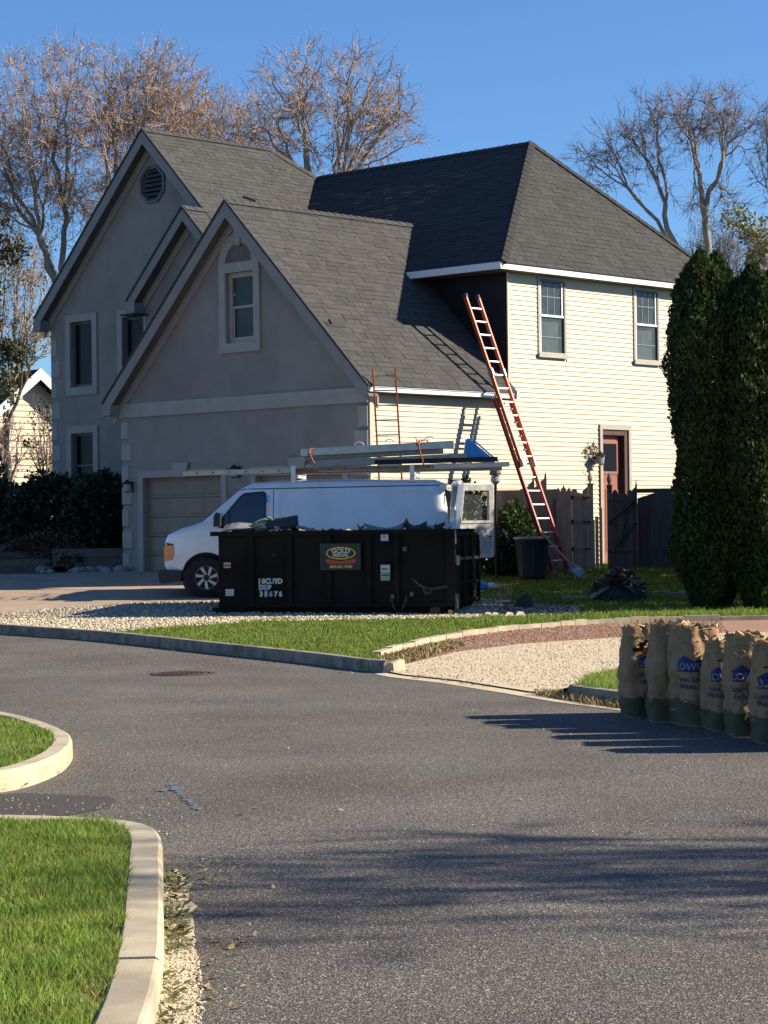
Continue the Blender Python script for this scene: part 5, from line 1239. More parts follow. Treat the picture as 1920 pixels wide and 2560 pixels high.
# tall fibreglass extension ladder against the garage eave
lb = Vector((1.92, 3.23, .80)); ltop = Vector((-.445, 3.23, 6.50))
dirh = (ltop - lb).normalized(); Ltot = (ltop - lb).length
a0 = hw(1.95, 3.25, G(hw(1.95, 3.25, 0).y) + .04); b0 = hw(1.95, 3.70, G(hw(1.95, 3.7, 0).y) + .04)
dw = (HM.to_3x3() @ dirh).normalized(); a0.z = b0.z = (a0.z + b0.z) / 2
big = ladder('extension_ladder', 'tall orange-red fibreglass extension ladder leaning over the garage eave onto the shingles', 'ladder', a0, b0, dw, 3.9, .305, .035, .085, 'fibreglass_red', 'alu_bright', .3)
xw = (b0 - a0).normalized(); nw = dw.cross(xw).normalized()
if nw.z < 0: nw = -nw
s0 = 2.35; o_ = (a0 + b0) / 2
for p, sg_ in ((a0, 1), (b0, -1)):
    q = p - o_ + xw * sg_ * .035 + nw * .09
    MB().bar(q + dw * s0, q + dw * (Ltot), .012, .075, nw).bar(q + dw * s0 - xw * sg_ * .015 + nw * .034, q + dw * Ltot - xw * sg_ * .015 + nw * .034, .032, .008, nw).bar(q + dw * s0 - xw * sg_ * .015 - nw * .034, q + dw * Ltot - xw * sg_ * .015 - nw * .034, .032, .008, nw).build('fly_rail', 'fibreglass_orange', big)
    MB().bar(q + dw * (Ltot - .02), q + dw * (Ltot + .07), .05, .09, nw).build('end_cap', 'logo_blue', big)
    MB().bar(q + dw * (s0 + 2.0), q + dw * (s0 + 2.16), .05, .11, nw).build('rung_lock', 'alu_dull', big)
    MB().bar(q + dw * (s0 - .02), q + dw * (s0 + .12), .05, .11, nw).build('rung_lock', 'alu_dull', big)
s = s0 + .2
while s < Ltot - .1:
    MB().tube([a0 - o_ + xw * .04 + nw * .09 + dw * s, b0 - o_ - xw * .04 + nw * .09 + dw * s], .021, 8).build('fly_rung', 'alu_bright', big); s += .305
# smaller orange ladder at the garage corner (rungs facing the street), only its upper half above the van
sa = Vector((.02, 42.35, .60)); sdir = (Vector((-.17, 43.72, 4.87)) - sa).normalized()
xs_ = Vector((.995, -.10, 0)).normalized()
ladder('ladder', 'slender orange ladder leaning at the garage corner behind the van roof', 'ladder', sa, sa + xs_ * .41, sdir, 4.45, .305, .028, .07, 'fibreglass_orange', 'alu_dull', .35, rung_r=.013)

# ladders and planks tied on the rack (van coordinates)
def vw(x, y, z): return VM @ Vector((x, y, z))
ladder('rack_ladder', 'long aluminium ladder lying on the van rack, its end reaching beyond the bonnet', 'ladder', vw(.36, .30, 2.315), vw(.36, .70, 2.33), (vw(6.45, .30, 2.40) - vw(.36, .30, 2.315)), 6.0, .305, .03, .085, 'alu', 'alu', .3, feet=None, rung_r=.015)
ladder('rack_ladder', 'second aluminium ladder on the far half of the van rack', 'ladder', vw(1.3, .95, 2.33), vw(1.3, 1.35, 2.33), (vw(6.3, .95, 2.36) - vw(1.3, .95, 2.33)), 4.9, .305, .03, .085, 'alu_dull', 'alu_dull', .3, feet=None)
def plank(name, label, cat, p, q, w_, h, m_, group=None):
    p, q = Vector(p), Vector(q); c = (p + q) / 2; t = thing(name, label, cat, tuple(c), 0, group)
    MB().bar(p - c, q - c, w_, h).build('deck', m_, t)
    MB().bar(p - c + Vector((0, -w_ / 2 - .008, 0)), q - c + Vector((0, -w_ / 2 - .008, 0)), .014, h + .03).build('side_rail', m_, t); MB().bar(p - c + Vector((0, w_ / 2 + .008, 0)), q - c + Vector((0, w_ / 2 + .008, 0)), .014, h + .03).build('side_rail', m_, t)
    return t
plank('scaffold_plank', 'topmost grey aluminium scaffold plank strapped on the van rack', 'scaffold plank', vw(2.55, .42, 2.67), vw(5.35, .42, 2.78), .30, .10, 'alu')
plank('scaffold_plank', 'aluminium scaffold plank directly under the topmost one', 'scaffold plank', vw(2.60, .55, 2.58), vw(5.15, .55, 2.66), .30, .05, 'alu_dull')
plank('scaffold_plank', 'dark long plank lying on the rack beneath the scaffold planks', 'scaffold plank', vw(3.9, .38, 2.475), vw(6.15, .38, 2.50), .24, .05, 'black_metal')
plank('scaffold_plank', 'grey perforated plank in the middle of the rack stack', 'scaffold plank', vw(2.75, .40, 2.455), vw(5.6, .40, 2.555), .26, .09, 'alu_dull')
plank('wood_plank', 'pale wooden plank end lying lowest on the van rack', 'plank', vw(2.5, .34, 2.36), vw(4.98, .34, 2.375), .14, .035, 'handle_wood')
tag(MB().box((0, 0, 0), (.42, .3, .03), VM @ Matrix.Translation((2.44, .2, 2.30))).box((.02, .05, .03), (.2, .2, .07), VM @ Matrix.Translation((2.44, .2, 2.30))).build('rag_bundle', 'strap_orange'), 'small orange-tan bundle of rags by the front rack post', 'rags')
# pile bits: holes along the rack ladder
mb = MB()
for k in range(15):
    c = vw(.62 + .305 * k, .30, 2.323 + .0042 * k) + Vector((0, -.042, 0)); mb.lathe([(0, 0), (.014, 0), (.014, .012), (0, .012)], 8, Matrix.Translation(c) @ Matrix.Rotation(R_(90), 4, 'X'))
mb.v = [tuple(v) for v in mb.v]; hb = mb.build('rung_ends', 'black_metal')
rl = [o for o in bpy.data.objects if o.name == 'rack_ladder'][0]; hb.parent = rl; hb.location = -rl.location
def strap(x, z0, z1, label):
    pts = [vw(x + .10, .20, z0), vw(x + .04, .16, (z0 + z1) / 2), vw(x, .18, z1 - .04), vw(x + .02, .26, z1 + .02), vw(x + .16, .45, z1 + .03), vw(x + .10, .60, z1 - .1)]
    mb = MB().tube(pts, [.014, .013, .016, .018, .015, .012], 6)
    for k in range(5): mb.tube([pts[2] + Vector((rnd.uniform(-.03, .03), -.01, rnd.uniform(-.05, .05))), pts[3] + Vector((rnd.uniform(-.1, .14), -.02, rnd.uniform(-.02, .07)))], .008, 5)
    return tag(mb.build('ratchet_strap', 'strap_orange'), label, 'strap')
strap(2.72, 2.44, 2.70, 'orange strap knotted round the left end of the plank stack')
strap(4.72, 2.40, 2.84, 'orange strap tied round the right end of the plank stack')
for k, (x, z) in enumerate(((3.62, 2.78), (4.18, 2.82), (4.92, 2.86))):
    mb = MB().tube([vw(x + .09 * math.cos(t), .35, z + .07 * math.sin(t)) for t in [.2 + 2.6 * q / 7 for q in range(8)]], .010, 5)
    tag(mb.build('wire_loop', 'alu_bright'), ['first', 'middle', 'last'][k] + ' bright wire hoop standing on the topmost plank, counted from the bonnet', 'wire hoop')
bt = thing('brake_tool', 'blue folded tarpaulin wedge hanging over the rear of the van rack', 'tarp', tuple(vw(5.75, .3, 2.5)))
c_ = vw(5.75, .3, 2.5)
p1, p2, p3, p4 = vw(5.58, .3, 2.86), vw(5.52, .3, 2.46), vw(6.08, .3, 2.44), vw(5.66, .3, 2.87)
MB().add([p - c_ for p in (p1, p2, p3, p4)] + [p - c_ + Vector((0, .28, 0)) for p in (p1, p2, p3, p4)], [(0, 1, 2, 3), (7, 6, 5, 4), (0, 4, 5, 1), (1, 5, 6, 2), (2, 6, 7, 3), (3, 7, 4, 0)]).build('panel', 'tarp_blue', bt)
MB().bar(p1 - c_ + Vector((.02, -.02, 0)), p3 - c_ + Vector((.02, -.02, 0)), .03, .075).bar(p4 - c_ + Vector((.05, -.03, -.01)), p3 - c_ + Vector((.09, -.03, .01)), .02, .03).build('bright_edge', 'tarp_blue', bt)
bt.name = 'blue_tarp'
# dark capped lamp post behind the rear doors
lp = thing('lamp_post', 'dark domed lamp head on a post just behind the open van doors', 'lamp post', (2.2, 44.4, G(44.4)))
z0 = G(44.4)
MB().lathe([(.035, 0), (.03, 2.02 - .0)], 10).build('pole', 'black_metal', lp)
MB().lathe([(.04, 1.90), (.10, 1.95), (.085, 2.06), (0, 2.07)], 12).build('globe', 'lamp_glass', lp)
MB().lathe([(.0, 2.06), (.115, 2.07), (.12, 2.11), (.095, 2.19), (.04, 2.23), (0, 2.24)], 14).build('dome', 'rust_steel', lp)

# ================================================================== LOOSE THINGS BY THE FENCE
cn = thing('trash_can', 'tall dark plastic trash can at the foot of the orange ladder', 'trash can', (2.88, 44.1, G(44.1) + .02))
MB().lathe([(0, .02), (.24, .02), (.255, .0), (.265, .10), (.33, .78), (.345, .79), (.35, .83), (.32, .84), (.30, .76), (.235, .10), (0, .10)], 26).build('body', 'can_plastic', cn, smooth=True)
MB().lathe([(.33, .80), (.362, .80), (.365, .845), (.33, .85), (.325, .80)], 26).build('rim', 'can_rim', cn, smooth=True)
for k in range(8):
    t = 2 * math.pi * k / 8; MB().bar((.268 * math.cos(t), .268 * math.sin(t), .12), (.326 * math.cos(t), .326 * math.sin(t), .72), .03, .012, (math.cos(t), math.sin(t), 0)).build('rib', 'can_plastic', cn)
for t in (0, math.pi): MB().tube([(.34 * math.cos(t), -.07, .70), (.40 * math.cos(t), -.05, .68), (.40 * math.cos(t), .05, .68), (.34 * math.cos(t), .07, .70)], .014, 6).build('handle', 'can_plastic', cn)
sh0, sh1 = Vector((3.06, 43.9, 1.62)), Vector((3.62, 43.3, .98)); c = (sh0 + sh1) / 2
sv = thing('shovel', 'flat shovel with long pale handle leaning against the trash can, blade down', 'shovel', tuple(c)); d = (sh1 - sh0).normalized()
MB().tube([sh0 - c, sh1 - c], [.02, .018], 8).build('handle', 'handle_wood', sv)
e = d.cross(Vector((.3, -1, 0))).normalized(); f_ = d.cross(e)
pts = [(-.025, -.06), (.025, -.06), (.09, .03), (.10, .20), (.06, .29), (-.06, .29), (-.10, .20), (-.09, .03)]
MB().prism(pts, lambda a, t: (sh1 - c) + e * a + d * t, f_ * .012).build('blade', 'shovel_steel', sv)
# heap with torn roofing near the cypresses
r = random.Random(8)
hp = MB(); n1 = 16
for i in range(n1):
    for j in range(n1):
        x, y = -0.55 + 1.1 * i / (n1 - 1), -.4 + .8 * j / (n1 - 1); q = max(0, 1 - (x / .55) ** 2 - (y / .4) ** 2)
        hp.v.append((4.12 + x, 39.9 + y, G(39.9 + y) + .02 + .34 * q ** .5 * (1 + .9 * noise.noise(Vector((x * 7, y * 7, 1)))) * (1 if q > 0 else 0)))
hp.f = [(i * n1 + j, (i + 1) * n1 + j, (i + 1) * n1 + j + 1, i * n1 + j + 1) for i in range(n1 - 1) for j in range(n1 - 1)]
tag(hp.build('debris_heap', 'scrap_dark'), 'low dark heap of soil and torn roofing left of the evergreens', 'debris', kind='stuff')
for k in range(54):
    a = r.uniform(0, 6.28); rad = r.uniform(0, .52); x, y = 4.12 + rad * math.cos(a), 39.85 + rad * .7 * math.sin(a); z = G(y) + .08 + .42 * max(0, 1 - (rad / .5) ** 2) ** .6
    L = r.uniform(.2, .45); a2 = r.uniform(0, 3.14); t = r.uniform(-.4, .6)
    mb = MB().tube([(x - L / 2 * math.cos(a2), y - L / 3 * math.sin(a2), z - t * L / 3), (x, y, z + .05), (x + L / 2 * math.cos(a2), y + L / 3 * math.sin(a2), z + t * L / 3)], [.012, .03, .012], 5) if k % 3 else \
        MB().box((-L / 2, -.09, -.012), (L / 2, .09, .012), Matrix.Translation((x, y, z)) @ Matrix.Rotation(a2, 4, 'Z') @ Matrix.Rotation(t, 4, 'Y') @ Matrix.Rotation(r.uniform(-.8, .8), 4, 'X'))
    tag(mb.build('torn_strip', r.choice(['scrap_dark', 'scrap_dark', 'scrap_green', 'rust_steel'])), 'torn roofing strip poking out of the low dark heap', 'roofing scrap', 'strips in the heap beside the evergreens')
tag(MB().prism([(-.16, 0), (.15, 0), (.13, .12), (.06, .23), (-.06, .14)], lambda x, z: (2.32 + x, 38.3, G(38.3) + .05 + z), (.05, .12, .01)).build('roofing_scrap', 'scrap_dark'), 'lone black wedge of roofing lying on the grass right of the dumpster', 'roofing scrap')
tag(MB().box((-.35, -.05, 0), (.35, .05, .03), Matrix.Translation((3.25, 41.3, G(41.3) + .03)) @ Matrix.Rotation(.1, 4, 'Z')).build('board', 'scrap_wood'), 'long thin board lying on the shaded grass', 'board')
for k, (x, y) in enumerate(((3.35, 40.3), (3.55, 40.15), (3.75, 40.35), (5.0, 41.0), (5.25, 40.8), (5.5, 41.05))):
    tag(MB().prism([(-.2, -.1), (.16, -.12), (.2, .08), (-.12, .12)], lambda a, b_: (x + a, y + b_ * 1.4, G(y) + .03), (0, 0, .035)).build('paving_stone', 'stone_path'), 'flat pale stone in the grass ' + ('left' if k < 3 else 'right') + ' of the dark heap', 'stone', 'flat stones ' + ('left' if k < 3 else 'right') + ' of the dark heap')
# plastic bags and bucket behind the dumpster end
for k, (x, y, s, m_, lb_) in enumerate(((1.62, 42.2, .10, 'plastic_bag', 'white crumpled plastic bag on the ground by the dumpster tail'), (1.82, 42.3, .11, 'tarp_blue', 'blue crumpled plastic bag between two white ones'), (2.0, 42.25, .10, 'plastic_bag', 'white crumpled plastic bag farthest from the dumpster'))):
    bm = bmesh.new(); bmesh.ops.create_icosphere(bm, subdivisions=3, radius=s)
    for v in bm.verts:
        v.co *= 1 + .35 * noise.noise(v.co * 14 + Vector((k * 3, 0, 0))); v.co.z = max(v.co.z * .75, -s * .5); v.co += Vector((x, y, G(y) + .03 + s * .5))
    me = bpy.data.meshes.new('plastic_bag'); bm.to_mesh(me); bm.free(); me.materials.append(MATS[m_]); o = bpy.data.objects.new('plastic_bag', me); col.objects.link(o)
    tag(o, lb_, 'plastic bag')

# ================================================================== PAPER LAWN BAGS
def paper_bag(idx, x, y, rz, w_, d_, h_, lean, label, torn=.0, logo=True, clipped=None):
    t = thing('paper_bag', label, 'paper bag', (x, y, 0), rz, 'brown paper lawn bags standing along the road edge')
    r = random.Random(40 + idx); N, H_ = 64, 48; vs = []
    corner = 5.0
    def surf(s, v, grow=0.0):
        """s in 0..1 round the perimeter, v height fraction"""
        a = 2 * math.pi * s; c, q = math.cos(a), math.sin(a)
        k_ = (abs(c) ** corner + abs(q) ** corner) ** (-1 / corner)
        bul = 1.03 + .10 * math.sin(math.pi * min(v * 1.1, 1))
        wx, wy = w_ / 2 * bul, d_ / 2 * (bul * (1.06 - .30 * v ** 2))
        px, py = k_ * c * wx, k_ * q * wy
        p = Vector((px, py, v * h_)); n_ = Vector((c / w_, q / d_, 0)).normalized()
        f1 = noise.noise(Vector((px * 7 + idx * 3.1, py * 7, p.z * 5))) * .030; f2 = noise.noise(Vector((px * 17 + idx, py * 17, p.z * 15))) * .012
        f3 = -abs(noise.noise(Vector((px * 9 + idx * 7, py * 9, p.z * 11 + 4)))) * .028
        p += n_ * ((f1 + f2 + f3) * min(1, v * 6 + .2) + grow)
        p.x += lean * (v ** 1.4) * h_ * .25
        return p
    for j in range(H_ + 1):
        for i in range(N):
            v = j / H_
            if j == H_: v += (.012 * math.sin(i * 1.3 + idx) + .05 * noise.noise(Vector((i * .22, idx * 2.1, 0)))) * (1 + torn)
            pass
            vs.append(surf(i / N, v))
    fs = [(j * N + i, j * N + (i + 1) % N, (j + 1) * N + (i + 1) % N, (j + 1) * N + i) for j in range(H_) for i in range(N)]
    if torn > .3:   # ragged hole in the upper front face
        def drop(f):
            i, j = f[0] % N, f[0] // N; s = i / N
            return abs(s - .74 - .03 * math.sin(j)) < .055 * (1 + .5 * math.sin(j * 2 + idx)) and .66 < j / H_ < .84
        fs = [f for f in fs if not drop(f)]
    b_ = MB(); b_.add(vs, fs); b_.add([vs[i] for i in range(N)], [tuple(range(N))]); b_.build('bag_wall', 'kraft', t, smooth=True, fix=False)
    # green printed foot band, 2 mm proud
    g = MB(); vv = []; hb_ = [.012, .05, .09, .13, .16, .19, .22]
    for v in hb_:
        for i in range(N): vv.append(surf(i / N, v if v < .21 else v + .02 * (idx % 3) + .03 * noise.noise(Vector((i * .3, idx, 5))), .003))
    g.add(vv, [(j * N + i, j * N + (i + 1) % N, (j + 1) * N + (i + 1) % N, (j + 1) * N + i) for j in range(len(hb_) - 1) for i in range(N)]); g.build('green_print', 'kraft_green', t, smooth=True, fix=False)
    # contents and curled paper flaps catching the sun
    fl = MB()
    for k in range(9):
        s = r.random(); p = surf(s, .97); a = 2 * math.pi * s; o_ = Vector((math.cos(a), math.sin(a), 0)) * r.uniform(-.07, .04); q = surf((s + r.uniform(.04, .09)) % 1, .98)
        hgt = r.uniform(.01, .06); fl.add([p, q, q + o_ + Vector((0, 0, hgt)), p + o_ * .7 + Vector((0, 0, hgt * .6)), p + o_ * 1.3 + Vector((.01, 0, hgt * .2))], [(0, 1, 2, 3), (3, 2, 4)])
    if torn > .3:
        for k in range(3):
            p = surf(.71 + .03 * k, .66 + .06 * k, .004); q = surf(.77, .68 + .05 * k, .004); fl.add([p, q, q + Vector((.02, -.03, .05)), p + Vector((-.01, -.04, .035))], [(0, 1, 2, 3)])
    fl.build('paper_flap', 'kraft_inner', t, fix=False)['kind'] = 'stuff'
    lf = MB()
    for k in range(160):
        px, py = r.uniform(-.42, .42) * w_, r.uniform(-.42, .42) * d_; pz = h_ * r.uniform(.82, .93); s = r.uniform(.02, .05); a = r.uniform(0, 6.28)
        px += lean * h_ * .22
        lf.add([(px, py, pz), (px + s * math.cos(a), py + s * math.sin(a), pz + .015), (px + s * math.cos(a + .8), py + s * math.sin(a + .8), pz + r.uniform(-.02, .03))], [(0, 1, 2)])
    tag(lf.build('leaves', 'scrap_wood', t, fix=False), kind='stuff')
    if logo:
        # blue gable logo with letters, wrapped on the front face (s = .75 is the middle of the front)
        s0, s1 = clipped if clipped else (.655, .80); z0_, z1_ = .55, .655
        def wrap(a, z, off=.006):
            return surf(a, z, off)
        n_ = 10; top = [(s0 + (s1 - s0) * k / n_) for k in range(n_ + 1)]
        def roofz(a):
            u = (a - s0) / (s1 - s0)
            return z1_ + .06 * max(0, 1 - abs(u - .30) / .30) + (.02 if .62 < u < .85 else 0)
        mbl = MB(); vv = [wrap(a, z0_) for a in top] + [wrap(a, (z0_ + z1_) / 2) for a in top] + [wrap(a, z1_) for a in top] + [wrap(a, roofz(a)) for a in top]; m_ = n_ + 1
        mbl.add(vv, [(j * m_ + k, j * m_ + k + 1, (j + 1) * m_ + k + 1, (j + 1) * m_ + k) for j in range(3) for k in range(n_)]); mbl.build('logo', 'logo_blue', t, smooth=True, fix=False)
        def word(body, size, v_, mm, sa, sb):
            o = text(body, size, mm, t, Matrix.Identity(4), 'lettering', 0, size * .02, 'CENTER'); me = o.data
            xs = [v.co.x for v in me.vertices]; wdt = max(xs) - min(xs); x0_ = min(xs)
            for v in me.vertices:
                u = (v.co.x - x0_) / wdt; v.co = wrap(sa + (sb - sa) * u, v_ + v.co.y / h_, .009)
            me.update()
        word("LOWE'S", .085, .598, 'print_pale', s0 + .008, s1 - .008)
        word('Lawn, Leaf &', .06, .475, 'print_violet', s0, s1); word('Refuse Bag', .06, .40, 'print_violet', s0 + .005, s1 - .005)
    return t
bags = [(0, 2.345, 20.84, .05, .31, .52, .82, 0.02, 'first paper bag at the left end of the row, mouth torn open', 1.0, (.70, .90)),
        (1, 2.52, 20.30, -.06, .32, .52, .87, .16, 'second paper bag from the left, leaning right with a plain unprinted front', .1, None),
        (2, 2.735, 19.86, .28, .35, .52, .86, -.10, 'third paper bag from the left, with a bent corner and half a blue logo', .3, (.54, .735)),
        (3, 2.90, 19.36, .10, .31, .52, .76, .06, 'fourth paper bag from the left, torn near its top', .8, (.58, .79)),
        (4, 3.005, 18.78, .05, .31, .52, .83, -.02, 'fifth paper bag from the left, square shouldered and smooth', .1, (.60, .83)),
        (5, 3.135, 18.18, .02, .34, .52, .80, 0, 'sixth paper bag, cut by the right edge of the picture', .4, (.60, .82)),
        (6, 3.30, 17.6, .02, .34, .52, .80, 0, 'last paper bag of the row, nearest the viewer', .4, (.60, .82))]
for (i, x, y, rz, w_, d_, h_, lean, lb_, torn, cl_) in bags: paper_bag(i, x, y, rz, w_, d_, h_, lean, lb_, torn, cl_ is not None, cl_)

# ================================================================== BED AT THE LEFT: timbers, steps, rocks
for k, (x0, x1, y, z) in enumerate(((-12, -7.0, 49.6, .86), (-12, -7.2, 50.0, 1.02), (-12, -7.0, 50.4, 1.18), (-12, -7.4, 50.8, 1.34), (-12, -6.7, 49.2, .72))):
    tag(MB().box((x0, y, z), (x1, y + .42, z + .15)).build('timber_step', 'timber'), ['middle', 'second', 'fourth', 'top', 'lowest'][k] + ' landscape timber step at the dark left planting bed' if k not in (1, 2) else ['', 'third timber step up from the driveway at the dark left bed', 'fourth timber step up from the driveway at the dark left bed'][k], 'step', 'timber steps at the left bed')
wl_ = thing('retaining_wall', 'low timber retaining wall between the steps and the garage corner', 'retaining wall', (-6.4, 49.6, .8))
for k in range(3): MB().box((-.9, 0, .0 + k * .2), (.75, .2, .19 + k * .2)).build('timber', 'timber', wl_)
r = random.Random(77)
for k in range(24):
    x, y = -7.6 + r.uniform(0, 1.9), 48.9 + r.uniform(-.15, .5); s = r.uniform(.07, .17)
    bm = bmesh.new(); bmesh.ops.create_icosphere(bm, subdivisions=2, radius=s)
    for v in bm.verts: v.co *= 1 + .3 * noise.noise(v.co * 6 + Vector((k * 3, 0, 0))); v.co.z *= .7; v.co += Vector((x, y, G(y) + s * .3))
    me = bpy.data.meshes.new('bed_stone'); bm.to_mesh(me); bm.free(); me.materials.append(MATS['bed_rock']); o = bpy.data.objects.new('bed_stone', me); col.objects.link(o)
    tag(o, 'grey rock edging the dark planting bed left of the garage', 'rock', 'rocks edging the planting bed')

# ================================================================== TREES
def bare_tree(label, x, y, base_r, env, n_t, seed, fork_z=5.0, bark='bark_pale', twig='twig', bud='bud_rust', nb=5000, budsize=.06, group=None, tw=.010, twigs=4, twl=.5, name='tree', k_r=None):
    """env = crown ellipsoids (x, z above datum, rx, rz, weight) in world x; limbs split again and again towards points spread through them"""
    r = random.Random(seed); z0 = G(y) - .1; t = thing(name, label, 'tree', (x, y, z0), 0, group); T = []
    for (ex, ez, rx, rz, wt) in env:
        for _ in range(int(n_t * wt)):
            while True:
                d = Vector((r.gauss(0, 1), r.gauss(0, 1), r.gauss(0, 1))).normalized()
                q = r.random() ** .45
                if d.z > -.5 or r.random() < .35: break
            w_ = 1 + .20 * noise.noise(d * 2.2 + Vector((seed, 0, 0)))
            T.append(Vector((ex - x + d.x * rx * q * w_, d.y * rx * .8 * q * w_, ez - z0 + d.z * rz * q * w_)))
    big, small, tips = MB(), MB(), []
    k_r = k_r or base_r / (len(T) ** .5)
    rad = lambda n: max(tw, k_r * n ** .5)
    def limb(p, q, d0, r0, r1, lv, n):
        L = (q - p).length; k = max(2, min(6, int(L / .35))); pts = [p]; rr = [r0]
        side_ = Vector((r.gauss(0, 1), r.gauss(0, 1), r.gauss(0, 1))) * L * .06
        for i in range(1, k + 1):
            u = i / k; lin = p.lerp(q, u); cur = p + d0 * L * u
            c = cur.lerp(lin, min(1, u * 1.25)) + side_ * math.sin(u * math.pi) + (Vector((r.gauss(0, 1), r.gauss(0, 1), r.gauss(0, 1))) * .035 * min(L, 2) if i < k else Vector())
            pts.append(c); rr.append(r0 + (r1 - r0) * u)
        (big if n > 50 else small).tube(pts, rr, 7 if n > 120 else 5 if n > 25 else 3, cap=False)
        return pts[-1], (pts[-1] - pts[-2]).normalized(), pts
    def twig_at(p, d, L):
        q = p + (d + Vector((r.gauss(0, .5), r.gauss(0, .5), r.gauss(0, .4) + .15))).normalized() * L; m_ = p.lerp(q, .5) + Vector((r.gauss(0, .04), r.gauss(0, .04), r.gauss(0, .04)))
        small.tube([p, m_, q], [tw * .8, tw * .6, tw * .35], 3, cap=False); tips.append(q); tips.append(m_)
    def grow(p, d, ts, lv):
        n = len(ts)
        if n <= 2:
            for tt in ts:
                e, dd, pts = limb(p, tt, d, rad(1), tw * .8, lv, 1)
                for _ in range(twigs): twig_at(r.choice(pts[1:]), dd, twl * r.uniform(.5, 1.2))
            return
        c = sum(ts, Vector()) / n; dist = (c - p).length
        f = r.uniform(.30, .48) if n > 8 else .55
        if lv == 0: f = 0
        e = p + (c - p) * f
        if f > 0:
            e, d, pts = limb(p, e, d, rad(n), rad(n) * .86, lv, n)
            if n < 60:
                for _ in range(1): twig_at(r.choice(pts), d, twl * r.uniform(.5, 1.3))
        # two clusters by direction
        k = 2 if n < 40 or r.random() < .65 else 3
        cs = [((r.choice(ts) - e).normalized()) for _ in range(k)]
        for _ in range(4):
            gp = [[] for _ in range(k)]
            for tt in ts:
                dn = (tt - e).normalized(); gp[max(range(k), key=lambda j: dn.dot(cs[j]))].append(tt)
            cs = [((sum(g_, Vector()) / len(g_)) - e).normalized() if g_ else cs[j] for j, g_ in enumerate(gp)]
        for g_ in gp:
            if g_:
                if len(g_) == n: h_ = n // 2; grow(e, d, g_[:h_], lv + 1); grow(e, d, g_[h_:], lv + 1)
                else:
                    nd = (d * .45 + (sum(g_, Vector()) / len(g_) - e).normalized() * .55).normalized(); grow(e, nd, g_, lv + 1)
    f0 = Vector((r.uniform(-.2, .2), 0, fork_z)); big.tube([Vector((0, 0, 0)), f0 * .5 + Vector((.08, 0, 0)), f0], [base_r * 1.25, base_r * 1.05, base_r], 9, cap=False)
    grow(f0, Vector((0, 0, 1)), T, 0)
    tr = big.build('trunk', bark, t, fix=False, smooth=True); cr = small.build('crown', twig, t, fix=False)
    if bud and nb:
        bm_ = MB()
        for k in range(nb):
            p = r.choice(tips) + Vector((r.gauss(0, .05), r.gauss(0, .05), r.gauss(0, .05))); s = budsize * r.uniform(.5, 1.2)
            d1 = Vector((r.gauss(0, 1), r.gauss(0, 1), r.gauss(0, 1))).normalized() * s; d2 = Vector((r.gauss(0, 1), r.gauss(0, 1), r.gauss(0, 1))).normalized() * s * .45
            bm_.add([p, p + d1 * .5 + d2, p + d1, p + d1 * .5 - d2], [(0, 1, 2, 3)])
        bm_.build('buds', bud, cr, fix=False)
    return t
bare_tree('huge rusty-budded bare tree filling the sky left of the tall left gable', -9.2, 70, .25, [(-9.6, 14.0, 4.1, 3.0, .50), (-11.5, 12.6, 2.2, 2.4, .15), (-6.9, 14.7, 1.9, 2.2, .22), (-8.4, 11.4, 1.8, 1.5, .13)], 1900, 3, 4.0, nb=24000, bud='bud_rust', budsize=.045, tw=.0095, twigs=6, twl=.5)
bare_tree('reddish twiggy tree rising directly behind the peak of the left gable', -5.0, 76, .16, [(-5.3, 14.9, 2.3, 1.9, .6), (-4.2, 12.8, 1.9, 1.7, .4)], 700, 9, 6, nb=6000, budsize=.055, tw=.009, twigs=6, twl=.48)
bare_tree('open round-crowned bare tree standing over the roof valley', -1.85, 66, .20, [(-1.5, 14.2, 2.7, 1.95, .55), (.1, 13.4, 1.35, 1.4, .2), (-3.0, 13.2, 1.4, 1.4, .15), (-.9, 12.0, 1.6, 1.0, .10)], 560, 12, 10.0, nb=2400, bud='bud_mauve', budsize=.05, tw=.0095, twigs=6, twl=.48)
bare_tree('grey bare tree with many forked limbs to the right of the hip roof', 9.9, 70, .17, [(7.4, 13.2, 1.8, 1.25, .28), (9.3, 14.2, 2.0, 1.25, .40), (11.0, 14.1, 1.4, 1.35, .22), (10.2, 11.8, 1.3, .9, .10)], 480, 31, 8.0, bark='bark_pale', twig='twig_grey', bud='bud_mauve', nb=1600, budsize=.05, tw=.009, twigs=6, twl=.48)
bare_tree('bare tree cut by the right edge of the picture', 13.0, 71, .15, [(12.9, 13.3, 1.4, 2.0, 1.0)], 260, 41, 7, bark='bark_dark', twig='twig_grey', bud='bud_mauve', nb=900, budsize=.05, tw=.009, twigs=6, twl=.48)
bare_tree('low hazy pinkish tree behind the right end of the roof', 11.7, 77, .11, [(11.8, 11.0, 1.4, 1.4, .6), (9.4, 10.4, 1.7, 1.1, .4)], 320, 43, 5, bark='bark_dark', twig='twig_grey', bud='bud_mauve', nb=2200, budsize=.06, tw=.009, twigs=5, twl=.6)
bare_tree('dark-limbed tree at the left edge above the distant house roof', -12.4, 74, .14, [(-12.3, 10.6, 1.7, 2.4, .6), (-11.4, 8.2, 1.0, 1.1, .2), (-12.6, 7.6, 1.1, 1.1, .2)], 460, 21, 3.5, bark='bark_dark', twig='twig', bud='bud_olive', nb=5200, budsize=.085, tw=.010)
bare_tree('thin pale-stemmed trees seen under the eave of the left wing', -10.9, 90, .10, [(-11.0, 8.8, 1.6, 2.2, 1)], 260, 22, 2.5, twig='twig', bud='bud_olive', nb=1500, tw=.010)
